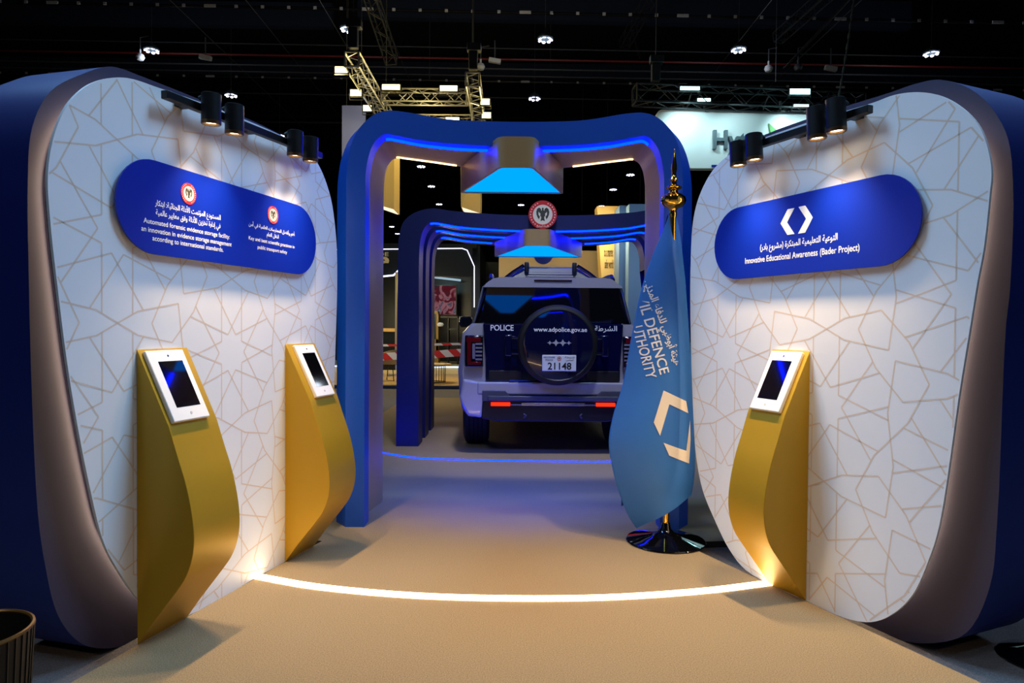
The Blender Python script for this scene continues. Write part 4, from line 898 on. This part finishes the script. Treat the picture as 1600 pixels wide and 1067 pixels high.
tag(mb.build('hoist_chain', wire), 'hanging steel chain above the track of the one-kiosk wall', 'chain')
for px, top, bot, Y, lb in ((671, -5, 125, 24, 'thin vertical wire left of the middle pendant light'), (740, 20, 118, 16, 'vertical wire above the right arm of the square truss'), (860, 0, 100, 26, 'thin vertical wire behind the middle pendant light'), (909, 250, 330, 30, 'thin wire right of the larger gold lantern'), (948, 252, 335, 30, 'second thin wire right of the larger gold lantern'), (1000, 255, 322, 30, 'thin wire above the pale blue columns'), (1212, 10, 128, 20, 'vertical wire over the white hanging sign')):
    mb = MB(); p = at(px, bot, Y); mb.tube([p, (p.x, p.y, 13)], .012, 5); tag(mb.build('hanging_wire', wire), lb, 'wire', 'vertical hanging wires')
lsp = mat('device_white', (186, 188, 190), .5)
for px, py, k, lb in ((751, 103, 0, 'small white dome speaker beside the middle roof pipe drop'), (219, 88, 0, 'small white dome speaker left of the pendant over the two-kiosk wall'), (1201, 106, 0, 'white dome speaker above the cyan floodlights'), (1247, 104, 0, 'grey dome camera right of the white dome speaker'), (773, 95, 1, 'small white box lamp beside the middle roof pipe drop'), (321, 90, 1, 'small white box lamp right of the pendant over the two-kiosk wall'), (1298, 107, 1, 'small white box lamp over the one-kiosk wall')):
    c = at(px, py, 20.5); t = thing('roof_device', c, lb, 'roof fitting')
    mb = MB()
    if k == 0: mb.lathe([(.001, -.14), (.09, -.11), (.13, -.03), (.10, .05), (.03, .09), (.03, .2), (.001, .2)], 16)
    else: mb.box((0, 0, 0), (.36, .12, .13), Matrix.Rotation(R(10), 3, 'Y'))
    mb.build('casing', lsp if px != 1247 else pg, t, bevel=.01 if k else 0)
    mb = MB(); mb.tube([(0, 0, .05), (0, 0, .55), (.25 if k == 0 else 0, 0, .6)], .02, 6); mb.build('bracket', pg, t)

# ------------------------------------------------------------------ basket and pole base at the edges of the frame
t = thing('waste_basket', (-1.515, 1.9, -.04), 'tall black mesh basket with a golden rim, near the open end of the two-kiosk wall', 'basket')
mb = MB(); mb.lathe([(.12, 0), (.148, .50), (.142, .50), (.115, .01), (.001, .01)], 40); mb.build('body', mat('basket_mesh', (18, 18, 18), .5, .4), t)
mb = MB(); mb.tube([(.147 * math.cos(2 * PI * k / 40), .147 * math.sin(2 * PI * k / 40), .505) for k in range(40)], .006, 6, True); mb.build('rim', mat('basket_rim', (110, 80, 36), .35, .7), t)
mb = MB()
for k in range(40): a = 2 * PI * k / 40; mb.tube([(.122 * math.cos(a), .122 * math.sin(a), .01), (.149 * math.cos(a), .149 * math.sin(a), .50)], .0025, 4)
mb.build('wire_ribs', mat('basket_wire', (16, 15, 14), .5, .2), t)
t = thing('stanchion', (2.24, 2.83, -.04), 'glossy black round pole base beside the one-kiosk wall', 'stanchion')
mb = MB(); mb.lathe([(.165, 0), (.17, .008), (.16, .016), (.08, .045), (.03, .08), (.001, .08)], 40); mb.build('base', blackgloss, t)
mb = MB(); mb.lathe([(.02, .07), (.02, .95), (.03, .96), (.001, .98)], 20); mb.build('pole', black, t)
